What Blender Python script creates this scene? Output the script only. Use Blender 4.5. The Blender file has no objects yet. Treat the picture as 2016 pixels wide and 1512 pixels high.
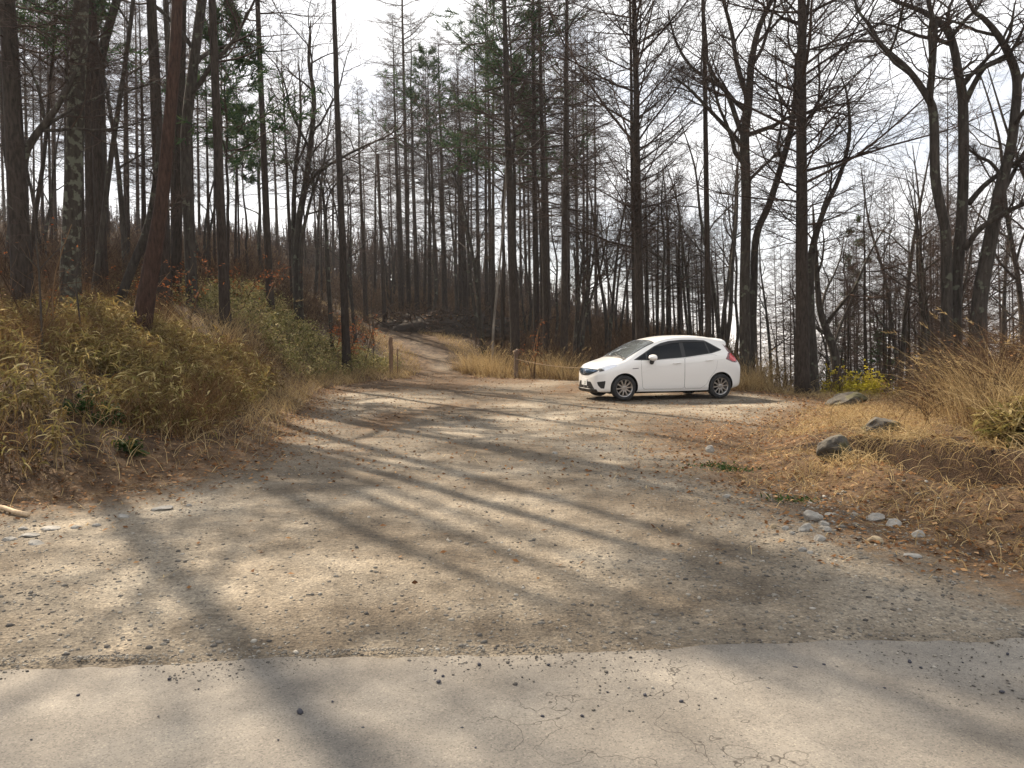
import bpy, math, numpy as np
from mathutils import Vector, Matrix, Quaternion
from mathutils.bvhtree import BVHTree
SC = bpy.context.scene
COL = SC.collection
F_PX, PITCH, CAMZ = 1523.0, math.radians(3.5), 1.5
CP, SP = math.cos(PITCH), math.sin(PITCH)
SUN_AZ, SUN_EL = math.radians(-36), math.radians(40)

# ------------------------------------------------------------------ helpers
def RNG(s): return np.random.default_rng(s)

def mesh_from(name, V, faces, mat_idx=None):
    """faces: list of (n,k) int arrays"""
    me = bpy.data.meshes.new(name)
    V = np.asarray(V, np.float32).reshape(-1, 3)
    me.vertices.add(len(V)); me.vertices.foreach_set('co', V.ravel())
    faces = [np.asarray(f, np.int32) for f in faces if len(f)]
    loops = np.concatenate([f.ravel() for f in faces])
    tot = np.concatenate([np.full(len(f), f.shape[1], np.int32) for f in faces])
    start = np.concatenate([[0], np.cumsum(tot)[:-1]]).astype(np.int32)
    me.loops.add(len(loops)); me.loops.foreach_set('vertex_index', loops)
    me.polygons.add(len(tot)); me.polygons.foreach_set('loop_start', start)
    if mat_idx is not None: me.polygons.foreach_set('material_index', np.asarray(mat_idx, np.int32))
    me.update(calc_edges=True)
    return me

class Acc:
    def __init__(s): s.V = []; s.F = []; s.n = 0; s.mi = []
    def add(s, V, F, mi=0):
        V = np.asarray(V, float).reshape(-1, 3)
        for f in (F if isinstance(F, list) else [F]):
            f = np.asarray(f)
            if len(f): s.F.append(f + s.n); s.mi.append(np.full(len(f), mi))
        s.V.append(V); s.n += len(V)
    def mesh(s, name, mats, smooth=True):
        me = mesh_from(name, np.concatenate(s.V), s.F, np.concatenate(s.mi))
        for m in (mats if isinstance(mats, (list, tuple)) else [mats]): me.materials.append(m)
        if smooth: me.polygons.foreach_set('use_smooth', np.ones(len(me.polygons), bool))
        return me

def obj(name, me, parent=None, loc=None):
    o = bpy.data.objects.new(name, me); COL.objects.link(o)
    if parent is not None: o.parent = parent
    if loc is not None: o.location = loc
    return o

def tag(o, label=None, cat=None, group=None, kind=None):
    if label: o['label'] = label
    if cat: o['category'] = cat
    if group: o['group'] = group
    if kind: o['kind'] = kind
    return o

def thing(name, label, cat, loc=(0, 0, 0), group=None):
    o = bpy.data.objects.new(name, None); COL.objects.link(o); o.location = loc
    o.empty_display_size = .2
    return tag(o, label, cat, group)

def nrm(v): return v / np.maximum(np.linalg.norm(v, axis=-1, keepdims=True), 1e-9)

def tubes(P, R, s=3, cap=False):
    """P (n,k,3), R (n,k) -> V, F"""
    P = np.asarray(P, float); R = np.asarray(R, float)
    if P.ndim == 2: P = P[None]; R = R[None]
    n, k = P.shape[:2]
    T = nrm(np.gradient(P, axis=1))
    m = nrm(P[:, -1] - P[:, 0])
    ref = np.where((np.abs(m[:, 2]) > .8)[:, None], np.array([1., 0, 0]), np.array([0, 0, 1.]))[:, None, :]
    U = nrm(np.cross(T, np.broadcast_to(ref, T.shape))); W = np.cross(T, U)
    a = np.arange(s) * 2 * np.pi / s
    V = P[:, :, None] + R[:, :, None, None] * (np.cos(a)[:, None] * U[:, :, None] + np.sin(a)[:, None] * W[:, :, None])
    i = np.arange(n)[:, None, None] * k * s; j = np.arange(k - 1)[None, :, None] * s; q = np.arange(s)[None, None, :]
    q2 = (q + 1) % s
    F = np.stack(np.broadcast_arrays(i + j + q, i + j + q2, i + j + s + q2, i + j + s + q), -1).reshape(-1, 4)
    if cap:
        c = (np.arange(n)[:, None] * k * s + (k - 1) * s + np.arange(s)[None]).reshape(n, s)
        c0 = (np.arange(n)[:, None] * k * s + np.arange(s)[None, ::-1]).reshape(n, s)
        return V.reshape(-1, 3), [F, c, c0]
    return V.reshape(-1, 3), [F]

def blades(P, W, side):
    """flat strips: P (n,k,3) centre, W (n,k) half width, side (n,3) or (n,k,3)"""
    n, k = P.shape[:2]
    if side.ndim == 2: side = side[:, None]
    V = np.stack([P - W[..., None] * side, P + W[..., None] * side], 2)
    i = np.arange(n)[:, None] * k * 2; j = np.arange(k - 1)[None] * 2; b = i + j
    return V.reshape(-1, 3), [np.stack([b, b + 1, b + 3, b + 2], -1).reshape(-1, 4)]

def grow(r, P, R, m, t0, t1, ang, asd, ln, k, rr, wig, up, taper=.3, golden=True, lsd=.25):
    """children of polylines.  ln: array (n,m) or callable(t)->length; rr: radius ratio (callable ok)"""
    n, kk = P.shape[:2]
    t = t0 + (t1 - t0) * ((np.arange(m)[None] + r.random((n, m))) / m)
    x = t * (kk - 1); i = np.clip(x.astype(int), 0, kk - 2); f = x - i
    ii = np.arange(n)[:, None]
    A, B = P[ii, i], P[ii, i + 1]
    base = A + (B - A) * f[..., None]
    T = nrm(B - A)
    rb = R[ii, i] * (1 - f) + R[ii, i + 1] * f
    plen = np.linalg.norm(np.diff(P, axis=1), axis=2).sum(1)[:, None]
    L = ln(t, plen) if callable(ln) else np.full((n, m), ln)
    L = L * np.clip(1 + lsd * r.standard_normal((n, m)), .35, 1.8)
    phi = (np.arange(m)[None] * 2.4 + r.random((n, 1)) * 6.28 + r.normal(0, .5, (n, m)))
    ref = np.where(np.abs(T[..., 2:3]) > .8, np.array([1., 0, 0]), np.array([0, 0, 1.]))
    U = nrm(np.cross(T, ref)); W = np.cross(T, U)
    if not golden:   # flat spray left/right of the parent
        phi = np.where(np.arange(m)[None] % 2 == 0, 0, np.pi) + r.normal(0, .55, (n, m))
    aa = (ang(t) if callable(ang) else ang) + asd * r.standard_normal((n, m))
    D = np.cos(aa)[..., None] * T + np.sin(aa)[..., None] * (np.cos(phi)[..., None] * U + np.sin(phi)[..., None] * W)
    rad = np.minimum(rb * .85, rr(t, L) if callable(rr) else rb * rr)
    N = n * m
    d = nrm(D.reshape(N, 3)); p = base.reshape(N, 3); st = (L.reshape(N) / (k - 1))[:, None]
    out = [p]
    for j in range(k - 1):
        p = p + d * st; out.append(p)
        d = d + wig * r.standard_normal((N, 3)); d[:, 2] += up; d = nrm(d)
    return np.stack(out, 1), rad.reshape(N, 1) * np.linspace(1, taper, k)[None]

# value noise (numpy)
def _hash(ix, iy, s):
    h = (ix * 374761393 + iy * 668265263 + s * 144665) & 0x7fffffff
    h = ((h ^ (h >> 13)) * 1274126177) & 0x7fffffff
    return ((h ^ (h >> 16)) & 0xffff) / 65535.
def vnoise(x, y, s=0):
    x = np.asarray(x, float); y = np.asarray(y, float)
    ix = np.floor(x).astype(np.int64); iy = np.floor(y).astype(np.int64)
    fx = x - ix; fy = y - iy; fx = fx * fx * (3 - 2 * fx); fy = fy * fy * (3 - 2 * fy)
    a, b, c, d = _hash(ix, iy, s), _hash(ix + 1, iy, s), _hash(ix, iy + 1, s), _hash(ix + 1, iy + 1, s)
    return (a + (b - a) * fx) * (1 - fy) + (c + (d - c) * fx) * fy - .5
def fbm(x, y, s=0, o=4):
    v = 0; a = 1.
    for i in range(o):
        v = v + a * vnoise(x * 2 ** i, y * 2 ** i, s + i); a *= .5
    return v
def sstep(a, b, x):
    t = np.clip((x - a) / (b - a), 0, 1); return t * t * (3 - 2 * t)

# ------------------------------------------------------------------ terrain
LEFT = np.array([(-70, 1.0), (-14, 4.0), (-7, 5.7), (-4.6, 6.8), (-4.0, 7.1), (-3.7, 7.96), (-3.44, 9.06), (-3.53, 11), (-4.36, 15.5),
                 (-5.3, 20.4), (-5.6, 23.1), (-5.2, 26), (-4.1, 27.7), (-4.0, 30.5), (-4.7, 35), (-6.8, 40.6), (-9.4, 43.8), (-14, 46), (-40, 50), (-200, 90), (-200, 1)])
RIGHT = np.array([(70, 2.5), (6, 4.1), (3.25, 4.75), (2.99, 5.75), (2.75, 7.2), (2.5, 8.25), (3.26, 10.5), (5.3, 14.5), (7.2, 17.3), (7.2, 20.5), (6.4, 22),
                  (4.2, 25), (1.7, 27.6), (-1.0, 28.3), (-2.0, 35), (-3.9, 41.6), (-7.4, 46.2), (-13, 48.6), (-40, 53), (-190, 96), (200, 300), (200, 2.5)])
PATH_C = np.array([(-2.6, 28.0), (-3.4, 35), (-5.4, 41.1), (-8.4, 45), (-13.5, 47.3), (-40, 51.5)])
DITCH = np.array([(3.3, 11.2), (3.75, 10.0), (4.2, 8.9), (4.25, 7.6), (4.35, 6.5), (5.3, 5.3)])
def inside(poly, x, y):
    r = np.zeros(x.shape, bool); n = len(poly)
    for i in range(n):
        x1, y1 = poly[i]; x2, y2 = poly[(i + 1) % n]
        if y1 == y2: continue
        c = ((y1 > y) != (y2 > y)) & (x < (x2 - x1) * (y - y1) / (y2 - y1) + x1)
        r ^= c
    return r
def segdist(pl, x, y, closed=False):
    d = np.full(x.shape, 1e9); n = len(pl)
    for i in range(n if closed else n - 1):
        x1, y1 = pl[i]; x2, y2 = pl[(i + 1) % n]
        dx, dy = x2 - x1, y2 - y1
        t = np.clip(((x - x1) * dx + (y - y1) * dy) / (dx * dx + dy * dy), 0, 1)
        d = np.minimum(d, np.hypot(x - x1 - t * dx, y - y1 - t * dy))
    return d
def sdist(poly, x, y):
    d = segdist(poly, x, y, True); return np.where(inside(poly, x, y), d, -d)
SLP = np.array([(-900, .17), (0, .17), (500, .165), (750, .145), (870, .135), (1000, .10), (1110, .075), (1255, .04), (1400, .005), (1470, -.10), (1540, -.26), (1700, -.32), (2016, -.30), (2600, -.2), (3200, -.2)])
STA = np.array([(-900, 13), (0, 14), (500, 15), (640, 27), (750, 31), (1000, 31), (1400, 28), (1480, 25), (1560, 23.5), (1700, 23), (2016, 22), (3200, 21)])
def H(x, y, parts=False):
    x = np.asarray(x, float); y = np.asarray(y, float)
    yy = np.maximum(y, .6); px = 1008 + F_PX * np.clip(x / yy, -1.2, 1.4)
    d = np.hypot(x, np.maximum(y, 0))
    sl = np.interp(px, SLP[:, 0], SLP[:, 1]); st = np.interp(px, STA[:, 0], STA[:, 1])
    e = d - st; e = np.where(e < -3, 0, np.where(e > 3, e, (e + 3) ** 2 / 12))
    ridge = 82 - st
    zf = sl * np.minimum(e, ridge)
    far = np.maximum(e - ridge, 0)
    zf = np.where(sl > 0, zf - np.minimum(far * .12, 240 + zf), zf - np.minimum(far * .34, 215))
    zf = zf + (60 * fbm(x / 1900, y / 1900, 5, 3)) * sstep(900, 2000, d) + 400 * (fbm(x / 5200 + 3, y / 5200, 15, 4) + .28) * sstep(4500, 11000, d)
    zf = np.where(d > 2000, np.minimum(zf, 20 + 14 * np.tanh((zf - 20) / 90)), zf)
    dl, dr = sdist(LEFT, x, y), sdist(RIGHT, x, y)
    amp = np.interp(y, [0, 6, 12, 18, 26, 34], [1.2, 1.2, 1.15, .9, .6, .1])
    zb = amp * sstep(-.1, 4.2, dl) + .12 * sstep(-.2, .6, dl) * (y < 30)
    ar = np.interp(y, [0, 5, 9, 13, 18], [.34, .34, .3, .16, .03])
    zr = ar * sstep(0, 1.3, dr) + .35 * sstep(1.9, 3.5, dr) * np.interp(y, [0, 11, 17], [1, 1, 0])
    sd = x - np.interp(y, DITCH[::-1, 1], DITCH[::-1, 0]); win = sstep(5.6, 6.7, y) * (1 - sstep(8.2, 9.6, y))
    zr = zr + win * (-.60 * np.exp(-(np.minimum(sd, 0) / .34) ** 2) * (sd < .02) + np.where(sd >= .02, .10 * (1 - sstep(.3, 1.2, sd)) - .70 * (1 - sstep(.02, .2, sd)), 0))
    veg = np.maximum(sstep(-.3, 1.5, dl), sstep(-.3, 1.5, dr))
    n = fbm(x / 1.7, y / 1.7, 1) * (.015 + .13 * veg) + fbm(x * 3, y * 3, 9, 3) * (.004 + .035 * veg)
    n = n * sstep(3.2, 4.2, y - .066 * x)
    z = zf + zb + zr + n
    if parts: return z, dl, dr
    return z
def H1(x, y): return float(H(np.array([x]), np.array([y]))[0])

def pxw(px, py, d):
    a = (px - 1008) / F_PX; b = (756 - py) / F_PX
    t = d / (CP + b * SP)
    return np.array([a * t, d, CAMZ + t * (-SP + b * CP)])
def pxg(px, py, dmax=120):
    """first ground point seen through a pixel of the photograph"""
    d = np.linspace(2, dmax, 4000); a = (px - 1008) / F_PX; b = (756 - py) / F_PX
    t = d / (CP + b * SP); z = CAMZ + t * (-SP + b * CP)
    hit = np.nonzero(z <= H(a * t, d))[0]
    i = hit[0] if len(hit) else len(d) - 1
    return np.array([a * t[i], d[i], H1(a * t[i], d[i])])
def pxd(px, d):
    """ground point in column px at forward distance d"""
    x = (px - 1008) / F_PX * d
    for _ in range(4):
        z = H1(x, d); x = (px - 1008) / F_PX * (d * CP - (z - CAMZ) * SP)
    return np.array([x, d, H1(x, d)])

# ------------------------------------------------------------------ materials
def new_mat(name):
    m = bpy.data.materials.new(name); m.use_nodes = True
    nt = m.node_tree; b = nt.nodes['Principled BSDF']
    def add(t, ins=None, **kw):
        n = nt.nodes.new(t)
        for k, v in kw.items(): setattr(n, k, v)
        for k, v in (ins or {}).items():
            if hasattr(v, 'links') or isinstance(v, bpy.types.NodeSocket): nt.links.new(v, n.inputs[k])
            else: n.inputs[k].default_value = v
        return n
    def link(s, d): nt.links.new(s, d)
    return m, b, add, link
def c4(c): return (c[0], c[1], c[2], 1)
def ramp(add, fac, stops):
    r = add('ShaderNodeValToRGB', {'Fac': fac}); e = r.color_ramp.elements
    while len(e) < len(stops): e.new(.5)
    for q, (p, c) in zip(e, stops): q.position = p; q.color = c4(c) if len(c) == 3 else c
    return r.outputs['Color']
def mix(add, f, a, b, mode='MIX'):
    n = add('ShaderNodeMix', data_type='RGBA', blend_type=mode)
    for s, v in (('Factor_Float', f), ('A_Color', a), ('B_Color', b)):
        k = [q for q in n.inputs if q.identifier == s][0]
        if isinstance(v, bpy.types.NodeSocket): n.id_data.links.new(v, k)
        elif s == 'Factor_Float': k.default_value = v
        else: k.default_value = c4(v)
    return [q for q in n.outputs if q.identifier == 'Result_Color'][0]
def simple(name, col, rough=.6, metal=0, spec=.5, coat=0):
    m, b, add, link = new_mat(name)
    b.inputs['Base Color'].default_value = c4(col); b.inputs['Roughness'].default_value = rough
    b.inputs['Metallic'].default_value = metal; b.inputs['Specular IOR Level'].default_value = spec
    b.inputs['Coat Weight'].default_value = coat
    return m
def island_mat(name, stops, rough=.8, trans=0, noise=None):
    """colour varies from leaf to leaf"""
    m, b, add, link = new_mat(name)
    g = add('ShaderNodeNewGeometry')
    col = ramp(add, g.outputs['Random Per Island'], stops)
    if noise:
        tx = add('ShaderNodeTexNoise', {'Scale': noise, 'Detail': 3.0})
        col = mix(add, .55, col, ramp(add, tx.outputs['Fac'], [(.3, (.35, .35, .35)), (.7, (1, 1, 1))]), 'MULTIPLY')
    link(col, b.inputs['Base Color']); b.inputs['Roughness'].default_value = rough
    b.inputs['Specular IOR Level'].default_value = .04
    if trans:
        tr = add('ShaderNodeBsdfTranslucent', {'Color': col}); mx = add('ShaderNodeMixShader', {'Fac': trans})
        link(b.outputs[0], mx.inputs[1]); link(tr.outputs[0], mx.inputs[2])
        link(mx.outputs[0], m.node_tree.nodes['Material Output'].inputs[0])
    return m
def bark_mat(name, dark, light, sz=7., spots=None, bump=.5):
    m, b, add, link = new_mat(name)
    tc = add('ShaderNodeTexCoord'); mp = add('ShaderNodeMapping', {'Vector': tc.outputs['Object'], 'Scale': (sz, sz, sz * .22)})
    n = add('ShaderNodeTexNoise', {'Vector': mp.outputs[0], 'Scale': 3.0, 'Detail': 6.0, 'Roughness': .65})
    v = add('ShaderNodeTexVoronoi', {'Vector': mp.outputs[0], 'Scale': 2.6})
    col = ramp(add, n.outputs['Fac'], [(.32, dark), (.68, light)])
    col = mix(add, .35, col, ramp(add, v.outputs['Distance'], [(.1, (.45, .45, .45)), (.6, (1.1, 1.1, 1.1))]), 'MULTIPLY')
    if spots:
        s = add('ShaderNodeTexNoise', {'Vector': tc.outputs['Object'], 'Scale': spots[0], 'Detail': 4.0})
        f = ramp(add, s.outputs['Fac'], [(spots[1], (0, 0, 0)), (spots[1] + .06, (1, 1, 1))])
        col = mix(add, f, col, spots[2])
    oi = add('ShaderNodeObjectInfo')
    col = mix(add, .5, col, ramp(add, oi.outputs['Random'], [(0, (.5, .47, .45)), (1, (1.1, 1.05, 1.0))]), 'MULTIPLY')
    link(col, b.inputs['Base Color']); b.inputs['Roughness'].default_value = .92; b.inputs['Specular IOR Level'].default_value = .15
    bp = add('ShaderNodeBump', {'Height': n.outputs['Fac'], 'Strength': bump, 'Distance': .03}); link(bp.outputs[0], b.inputs['Normal'])
    return m
MT = {}
MT['larch_bark'] = bark_mat('larch_bark', (.018, .0135, .011), (.060, .046, .037))
MT['oak_bark'] = bark_mat('oak_bark', (.020, .017, .014), (.072, .061, .051), 5., (5., .60, (.10, .105, .08)))
MT['lichen_bark'] = bark_mat('lichen_bark', (.024, .02, .016), (.066, .058, .046), 5., (6., .52, (.12, .125, .095)))
MT['red_bark'] = bark_mat('red_pine_bark', (.024, .015, .012), (.078, .043, .031))
MT['birch_bark'] = bark_mat('birch_bark', (.12, .105, .09), (.34, .31, .27), 4.)
MT['twig'] = island_mat('twig_brown', [(0, (.026, .017, .013)), (.5, (.050, .033, .026)), (1, (.085, .059, .045))], .9)
MT['needle'] = island_mat('pine_needles', [(0, (.020, .048, .020)), (.6, (.036, .075, .028)), (1, (.075, .11, .035))], .7, .2)
MT['brush'] = island_mat('brush_stems', [(0, (.035, .021, .013)), (.5, (.072, .043, .026)), (.85, (.118, .074, .043)), (1, (.20, .13, .072))], .9)
MT['sasa'] = island_mat('bamboo_grass_leaves', [(0, (.065, .038, .016)), (.3, (.14, .098, .036)), (.6, (.25, .19, .070)), (.8, (.14, .13, .036)), (.9, (.35, .275, .115)), (1, (.50, .41, .21))], .95, .38)
MT['sasa_stem'] = island_mat('bamboo_grass_stems', [(0, (.10, .06, .03)), (1, (.26, .19, .09))], .7)
MT['dry_grass'] = island_mat('dry_grass_blades', [(0, (.19, .125, .056)), (.5, (.37, .265, .125)), (1, (.54, .42, .23))], .7, .3)
MT['brown_grass'] = island_mat('brown_grass_blades', [(0, (.075, .040, .018)), (.6, (.15, .085, .038)), (1, (.26, .16, .075))], .8, .25)
MT['leaf'] = island_mat('fallen_leaf', [(0, (.065, .028, .012)), (.5, (.15, .070, .029)), (.85, (.25, .135, .06)), (1, (.40, .26, .14))], .8, .15)
MT['red_leaf'] = island_mat('withered_oak_leaf', [(0, (.15, .04, .015)), (1, (.36, .13, .04))], .8, .35)
MT['yellow_leaf'] = island_mat('yellow_leaf', [(0, (.30, .26, .02)), (.6, (.52, .42, .03)), (1, (.62, .52, .07))], .6, .35)
MT['green_leaf'] = island_mat('green_leaf', [(0, (.018, .038, .010)), (1, (.045, .080, .020))], .6, .25)
MT['green_mix'] = island_mat('green_brown_shrub_leaf', [(0, (.09, .10, .03)), (.4, (.20, .19, .07)), (.75, (.33, .28, .11)), (1, (.42, .33, .16))], .65, .3)
MT['stone'] = island_mat('gravel_stone', [(0, (.075, .070, .066)), (.35, (.16, .147, .13)), (.8, (.25, .23, .195)), (1, (.40, .375, .33))], .9, 0, 40.)
MT['dark_stone'] = simple('dark_pebble', (.035, .035, .045), .8)

def rock_mat(name, a, b_, sc=9., moss=None):
    m, b, add, link = new_mat(name)
    tc = add('ShaderNodeTexCoord')
    n = add('ShaderNodeTexNoise', {'Vector': tc.outputs['Object'], 'Scale': sc, 'Detail': 8.0, 'Roughness': .7})
    col = ramp(add, n.outputs['Fac'], [(.3, a), (.7, b_)])
    if moss:
        n2 = add('ShaderNodeTexNoise', {'Vector': tc.outputs['Object'], 'Scale': 4.0, 'Detail': 3.0})
        col = mix(add, ramp(add, n2.outputs['Fac'], [(.52, (0, 0, 0)), (.6, (1, 1, 1))]), col, moss)
    link(col, b.inputs['Base Color']); b.inputs['Roughness'].default_value = .93
    bp = add('ShaderNodeBump', {'Height': n.outputs['Fac'], 'Strength': .7, 'Distance': .03}); link(bp.outputs[0], b.inputs['Normal'])
    return m
MT['white_rock'] = rock_mat('pale_rock', (.15, .14, .125), (.33, .315, .285))
MT['tan_rock'] = rock_mat('tan_rock', (.20, .155, .10), (.36, .29, .19))
MT['grey_rock'] = rock_mat('grey_boulder', (.028, .024, .019), (.095, .084, .068), 7., (.075, .068, .03))

def ground_mat():
    m, b, add, link = new_mat('ground_soil_and_gravel')
    geo = add('ShaderNodeNewGeometry'); P = geo.outputs['Position']
    lot = add('ShaderNodeAttribute', attribute_name='lot').outputs['Fac']
    lit = add('ShaderNodeAttribute', attribute_name='litter').outputs['Fac']
    big = add('ShaderNodeTexNoise', {'Vector': P, 'Scale': .55, 'Detail': 5.0, 'Roughness': .6}).outputs['Fac']
    mid = add('ShaderNodeTexNoise', {'Vector': P, 'Scale': 4.5, 'Detail': 6.0, 'Roughness': .7}).outputs['Fac']
    fine = add('ShaderNodeTexNoise', {'Vector': P, 'Scale': 55.0, 'Detail': 4.0, 'Roughness': .75}).outputs['Fac']
    peb = add('ShaderNodeTexVoronoi', {'Vector': P, 'Scale': 52.0, 'Randomness': 1.0})
    peb2 = add('ShaderNodeTexVoronoi', {'Vector': P, 'Scale': 95.0, 'Randomness': 1.0})
    grav = ramp(add, big, [(.27, (.072, .056, .042)), (.42, (.132, .110, .085)), (.55, (.222, .194, .156)), (.70, (.345, .310, .255))])
    grav = mix(add, .65, grav, ramp(add, mid, [(.28, (.42, .39, .36)), (.5, (.95, .94, .92)), (.72, (1.28, 1.26, 1.22))]), 'MULTIPLY')
    # small stones showing in the compacted surface
    sc = add('ShaderNodeSeparateColor', {'Color': peb.outputs['Color']})
    pc = ramp(add, sc.outputs[0], [(0, (.55, .54, .55)), (.3, (.95, .93, .9)), (.9, (1.06, 1.04, 1.0)), (1, (1.5, 1.46, 1.38))])
    grav = mix(add, .75, grav, pc, 'MULTIPLY')
    sc2 = add('ShaderNodeSeparateColor', {'Color': peb2.outputs['Color']})
    grav = mix(add, .6, grav, ramp(add, sc2.outputs[1], [(0, (.6, .58, .56)), (.6, (1, 1, 1)), (1, (1.4, 1.38, 1.3))]), 'MULTIPLY')
    leafc = ramp(add, mid, [(.28, (.040, .024, .014)), (.5, (.090, .056, .032)), (.68, (.175, .115, .064))])
    leafc = mix(add, .7, leafc, ramp(add, sc2.outputs[0], [(0, (.45, .42, .4)), (1, (1.4, 1.35, 1.25))]), 'MULTIPLY')
    forest = ramp(add, mid, [(.3, (.016, .009, .005)), (.7, (.060, .034, .018))])
    def perturb(a, k):
        s = add('ShaderNodeMath', {0: mid, 1: .5}, operation='SUBTRACT').outputs[0]
        s2 = add('ShaderNodeMath', {0: s, 1: k}, operation='MULTIPLY').outputs[0]
        s3 = add('ShaderNodeMath', {0: big, 1: .5}, operation='SUBTRACT').outputs[0]
        s4 = add('ShaderNodeMath', {0: s3, 1: k * .8}, operation='MULTIPLY').outputs[0]
        return add('ShaderNodeMath', {0: add('ShaderNodeMath', {0: a, 1: s2}, operation='ADD').outputs[0], 1: s4}, operation='ADD').outputs[0]
    fl = ramp(add, perturb(lot, .9), [(.35, (0, 0, 0)), (.65, (1, 1, 1))])
    fi = ramp(add, perturb(lit, 1.3), [(.3, (0, 0, 0)), (.75, (1, 1, 1))])
    col = mix(add, fl, forest, grav); col = mix(add, fi, col, leafc)
    link(col, b.inputs['Base Color']); b.inputs['Roughness'].default_value = .95; b.inputs['Specular IOR Level'].default_value = .2
    hs = add('ShaderNodeMath', {0: peb.outputs['Distance'], 1: fine}, operation='ADD').outputs[0]
    bp = add('ShaderNodeBump', {'Height': hs, 'Strength': .75, 'Distance': .012})
    bp2 = add('ShaderNodeBump', {'Height': mid, 'Strength': .6, 'Distance': .05, 'Normal': bp.outputs[0]})
    link(bp2.outputs[0], b.inputs['Normal'])
    return m
MT['ground'] = ground_mat()
def asphalt_mat():
    m, b, add, link = new_mat('old_asphalt')
    geo = add('ShaderNodeNewGeometry'); P = geo.outputs['Position']
    big = add('ShaderNodeTexNoise', {'Vector': P, 'Scale': 1.3, 'Detail': 8.0, 'Roughness': .68}).outputs['Fac']
    fine = add('ShaderNodeTexNoise', {'Vector': P, 'Scale': 120.0, 'Detail': 3.0, 'Roughness': .8}).outputs['Fac']
    vor = add('ShaderNodeTexVoronoi', {'Vector': P, 'Scale': 170.0})
    sc = add('ShaderNodeSeparateColor', {'Color': vor.outputs['Color']})
    col = ramp(add, big, [(.28, (.110, .098, .084)), (.5, (.172, .156, .135)), (.7, (.245, .224, .192))])
    col = mix(add, .55, col, ramp(add, sc.outputs[0], [(0, (.35, .35, .36)), (.3, (.93, .93, .93)), (.9, (1.15, 1.13, 1.09)), (1, (1.7, 1.66, 1.55))]), 'MULTIPLY')
    # cracks
    dn = add('ShaderNodeTexNoise', {'Vector': P, 'Scale': 3.0, 'Detail': 4.0})
    wv = add('ShaderNodeVectorMath', {0: P, 1: dn.outputs['Color']}, operation='ADD').outputs[0]
    ck = add('ShaderNodeTexVoronoi', {'Vector': wv, 'Scale': 1.7}, feature='DISTANCE_TO_EDGE')
    cf = ramp(add, ck.outputs['Distance'], [(.003, (1, 1, 1)), (.009, (0, 0, 0))])
    sx = add('ShaderNodeSeparateXYZ', {0: P})
    dx = add('ShaderNodeMath', {0: sx.outputs[0], 1: .55}, operation='SUBTRACT').outputs[0]
    dx2 = add('ShaderNodeMath', {0: dx, 1: dx}, operation='MULTIPLY').outputs[0]
    dy = add('ShaderNodeMath', {0: sx.outputs[1], 1: 2.95}, operation='SUBTRACT').outputs[0]
    dy2 = add('ShaderNodeMath', {0: dy, 1: dy}, operation='MULTIPLY').outputs[0]
    rr = add('ShaderNodeMath', {0: dx2, 1: dy2}, operation='ADD').outputs[0]
    rr = add('ShaderNodeMath', {0: rr, 1: dn.outputs['Fac']}, operation='ADD').outputs[0]
    mk = ramp(add, rr, [(.8, (1, 1, 1)), (1.5, (0, 0, 0))])
    cf = mix(add, 1., cf, mk, 'MULTIPLY')
    col = mix(add, cf, col, (.06, .052, .044))
    link(col, b.inputs['Base Color']); b.inputs['Roughness'].default_value = .9; b.inputs['Specular IOR Level'].default_value = .3
    bp = add('ShaderNodeBump', {'Height': fine, 'Strength': .45, 'Distance': .006}); link(bp.outputs[0], b.inputs['Normal'])
    return m
MT['asphalt'] = asphalt_mat()

# ------------------------------------------------------------------ camera, sky, sun
cam = bpy.data.cameras.new('camera'); co = bpy.data.objects.new('camera', cam); COL.objects.link(co)
cam.sensor_width = 36; cam.lens = 36 * F_PX / 2016; cam.clip_end = 60000; cam.clip_start = .05
co.location = (0, 0, CAMZ); co.rotation_euler = (math.pi / 2 - PITCH, 0, 0); SC.camera = co
w = bpy.data.worlds.new('World'); SC.world = w; w.use_nodes = True
nt = w.node_tree; bg = nt.nodes['Background']
def wadd(t, ins=None, **kw):
    n = nt.nodes.new(t)
    for k, v in kw.items(): setattr(n, k, v)
    for k, v in (ins or {}).items():
        if isinstance(v, bpy.types.NodeSocket): nt.links.new(v, n.inputs[k])
        else: n.inputs[k].default_value = v
    return n
sky = wadd('ShaderNodeTexSky', sky_type='NISHITA', sun_disc=False, sun_elevation=SUN_EL, sun_rotation=SUN_AZ, air_density=1.0, dust_density=2.5, ozone_density=1.0, altitude=900)
tc = wadd('ShaderNodeTexCoord')
mp = wadd('ShaderNodeMapping', {'Vector': tc.outputs['Generated'], 'Scale': (1.0, 1.0, 2.6), 'Rotation': (0, .15, 1.1)})
cn = wadd('ShaderNodeTexNoise', {'Vector': mp.outputs[0], 'Scale': 2.6, 'Detail': 7.0, 'Roughness': .58, 'Distortion': .4})
cr = wadd('ShaderNodeValToRGB', {'Fac': cn.outputs['Fac']})
cr.color_ramp.elements[0].position = .34; cr.color_ramp.elements[0].color = (.42, .42, .42, 1)
cr.color_ramp.elements[1].position = .54; cr.color_ramp.elements[1].color = (1, 1, 1, 1)
cm = wadd('ShaderNodeMix', data_type='RGBA')
for ident, v in (('Factor_Float', cr.outputs[0]), ('A_Color', sky.outputs[0])):
    nt.links.new(v, [q for q in cm.inputs if q.identifier == ident][0])
CLOUD = [q for q in cm.inputs if q.identifier == 'B_Color'][0]; CLOUD.default_value = (11.0, 11.0, 11.1, 1)
nt.links.new([q for q in cm.outputs if q.identifier == 'Result_Color'][0], bg.inputs['Color'])
bg.inputs['Strength'].default_value = .05
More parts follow.
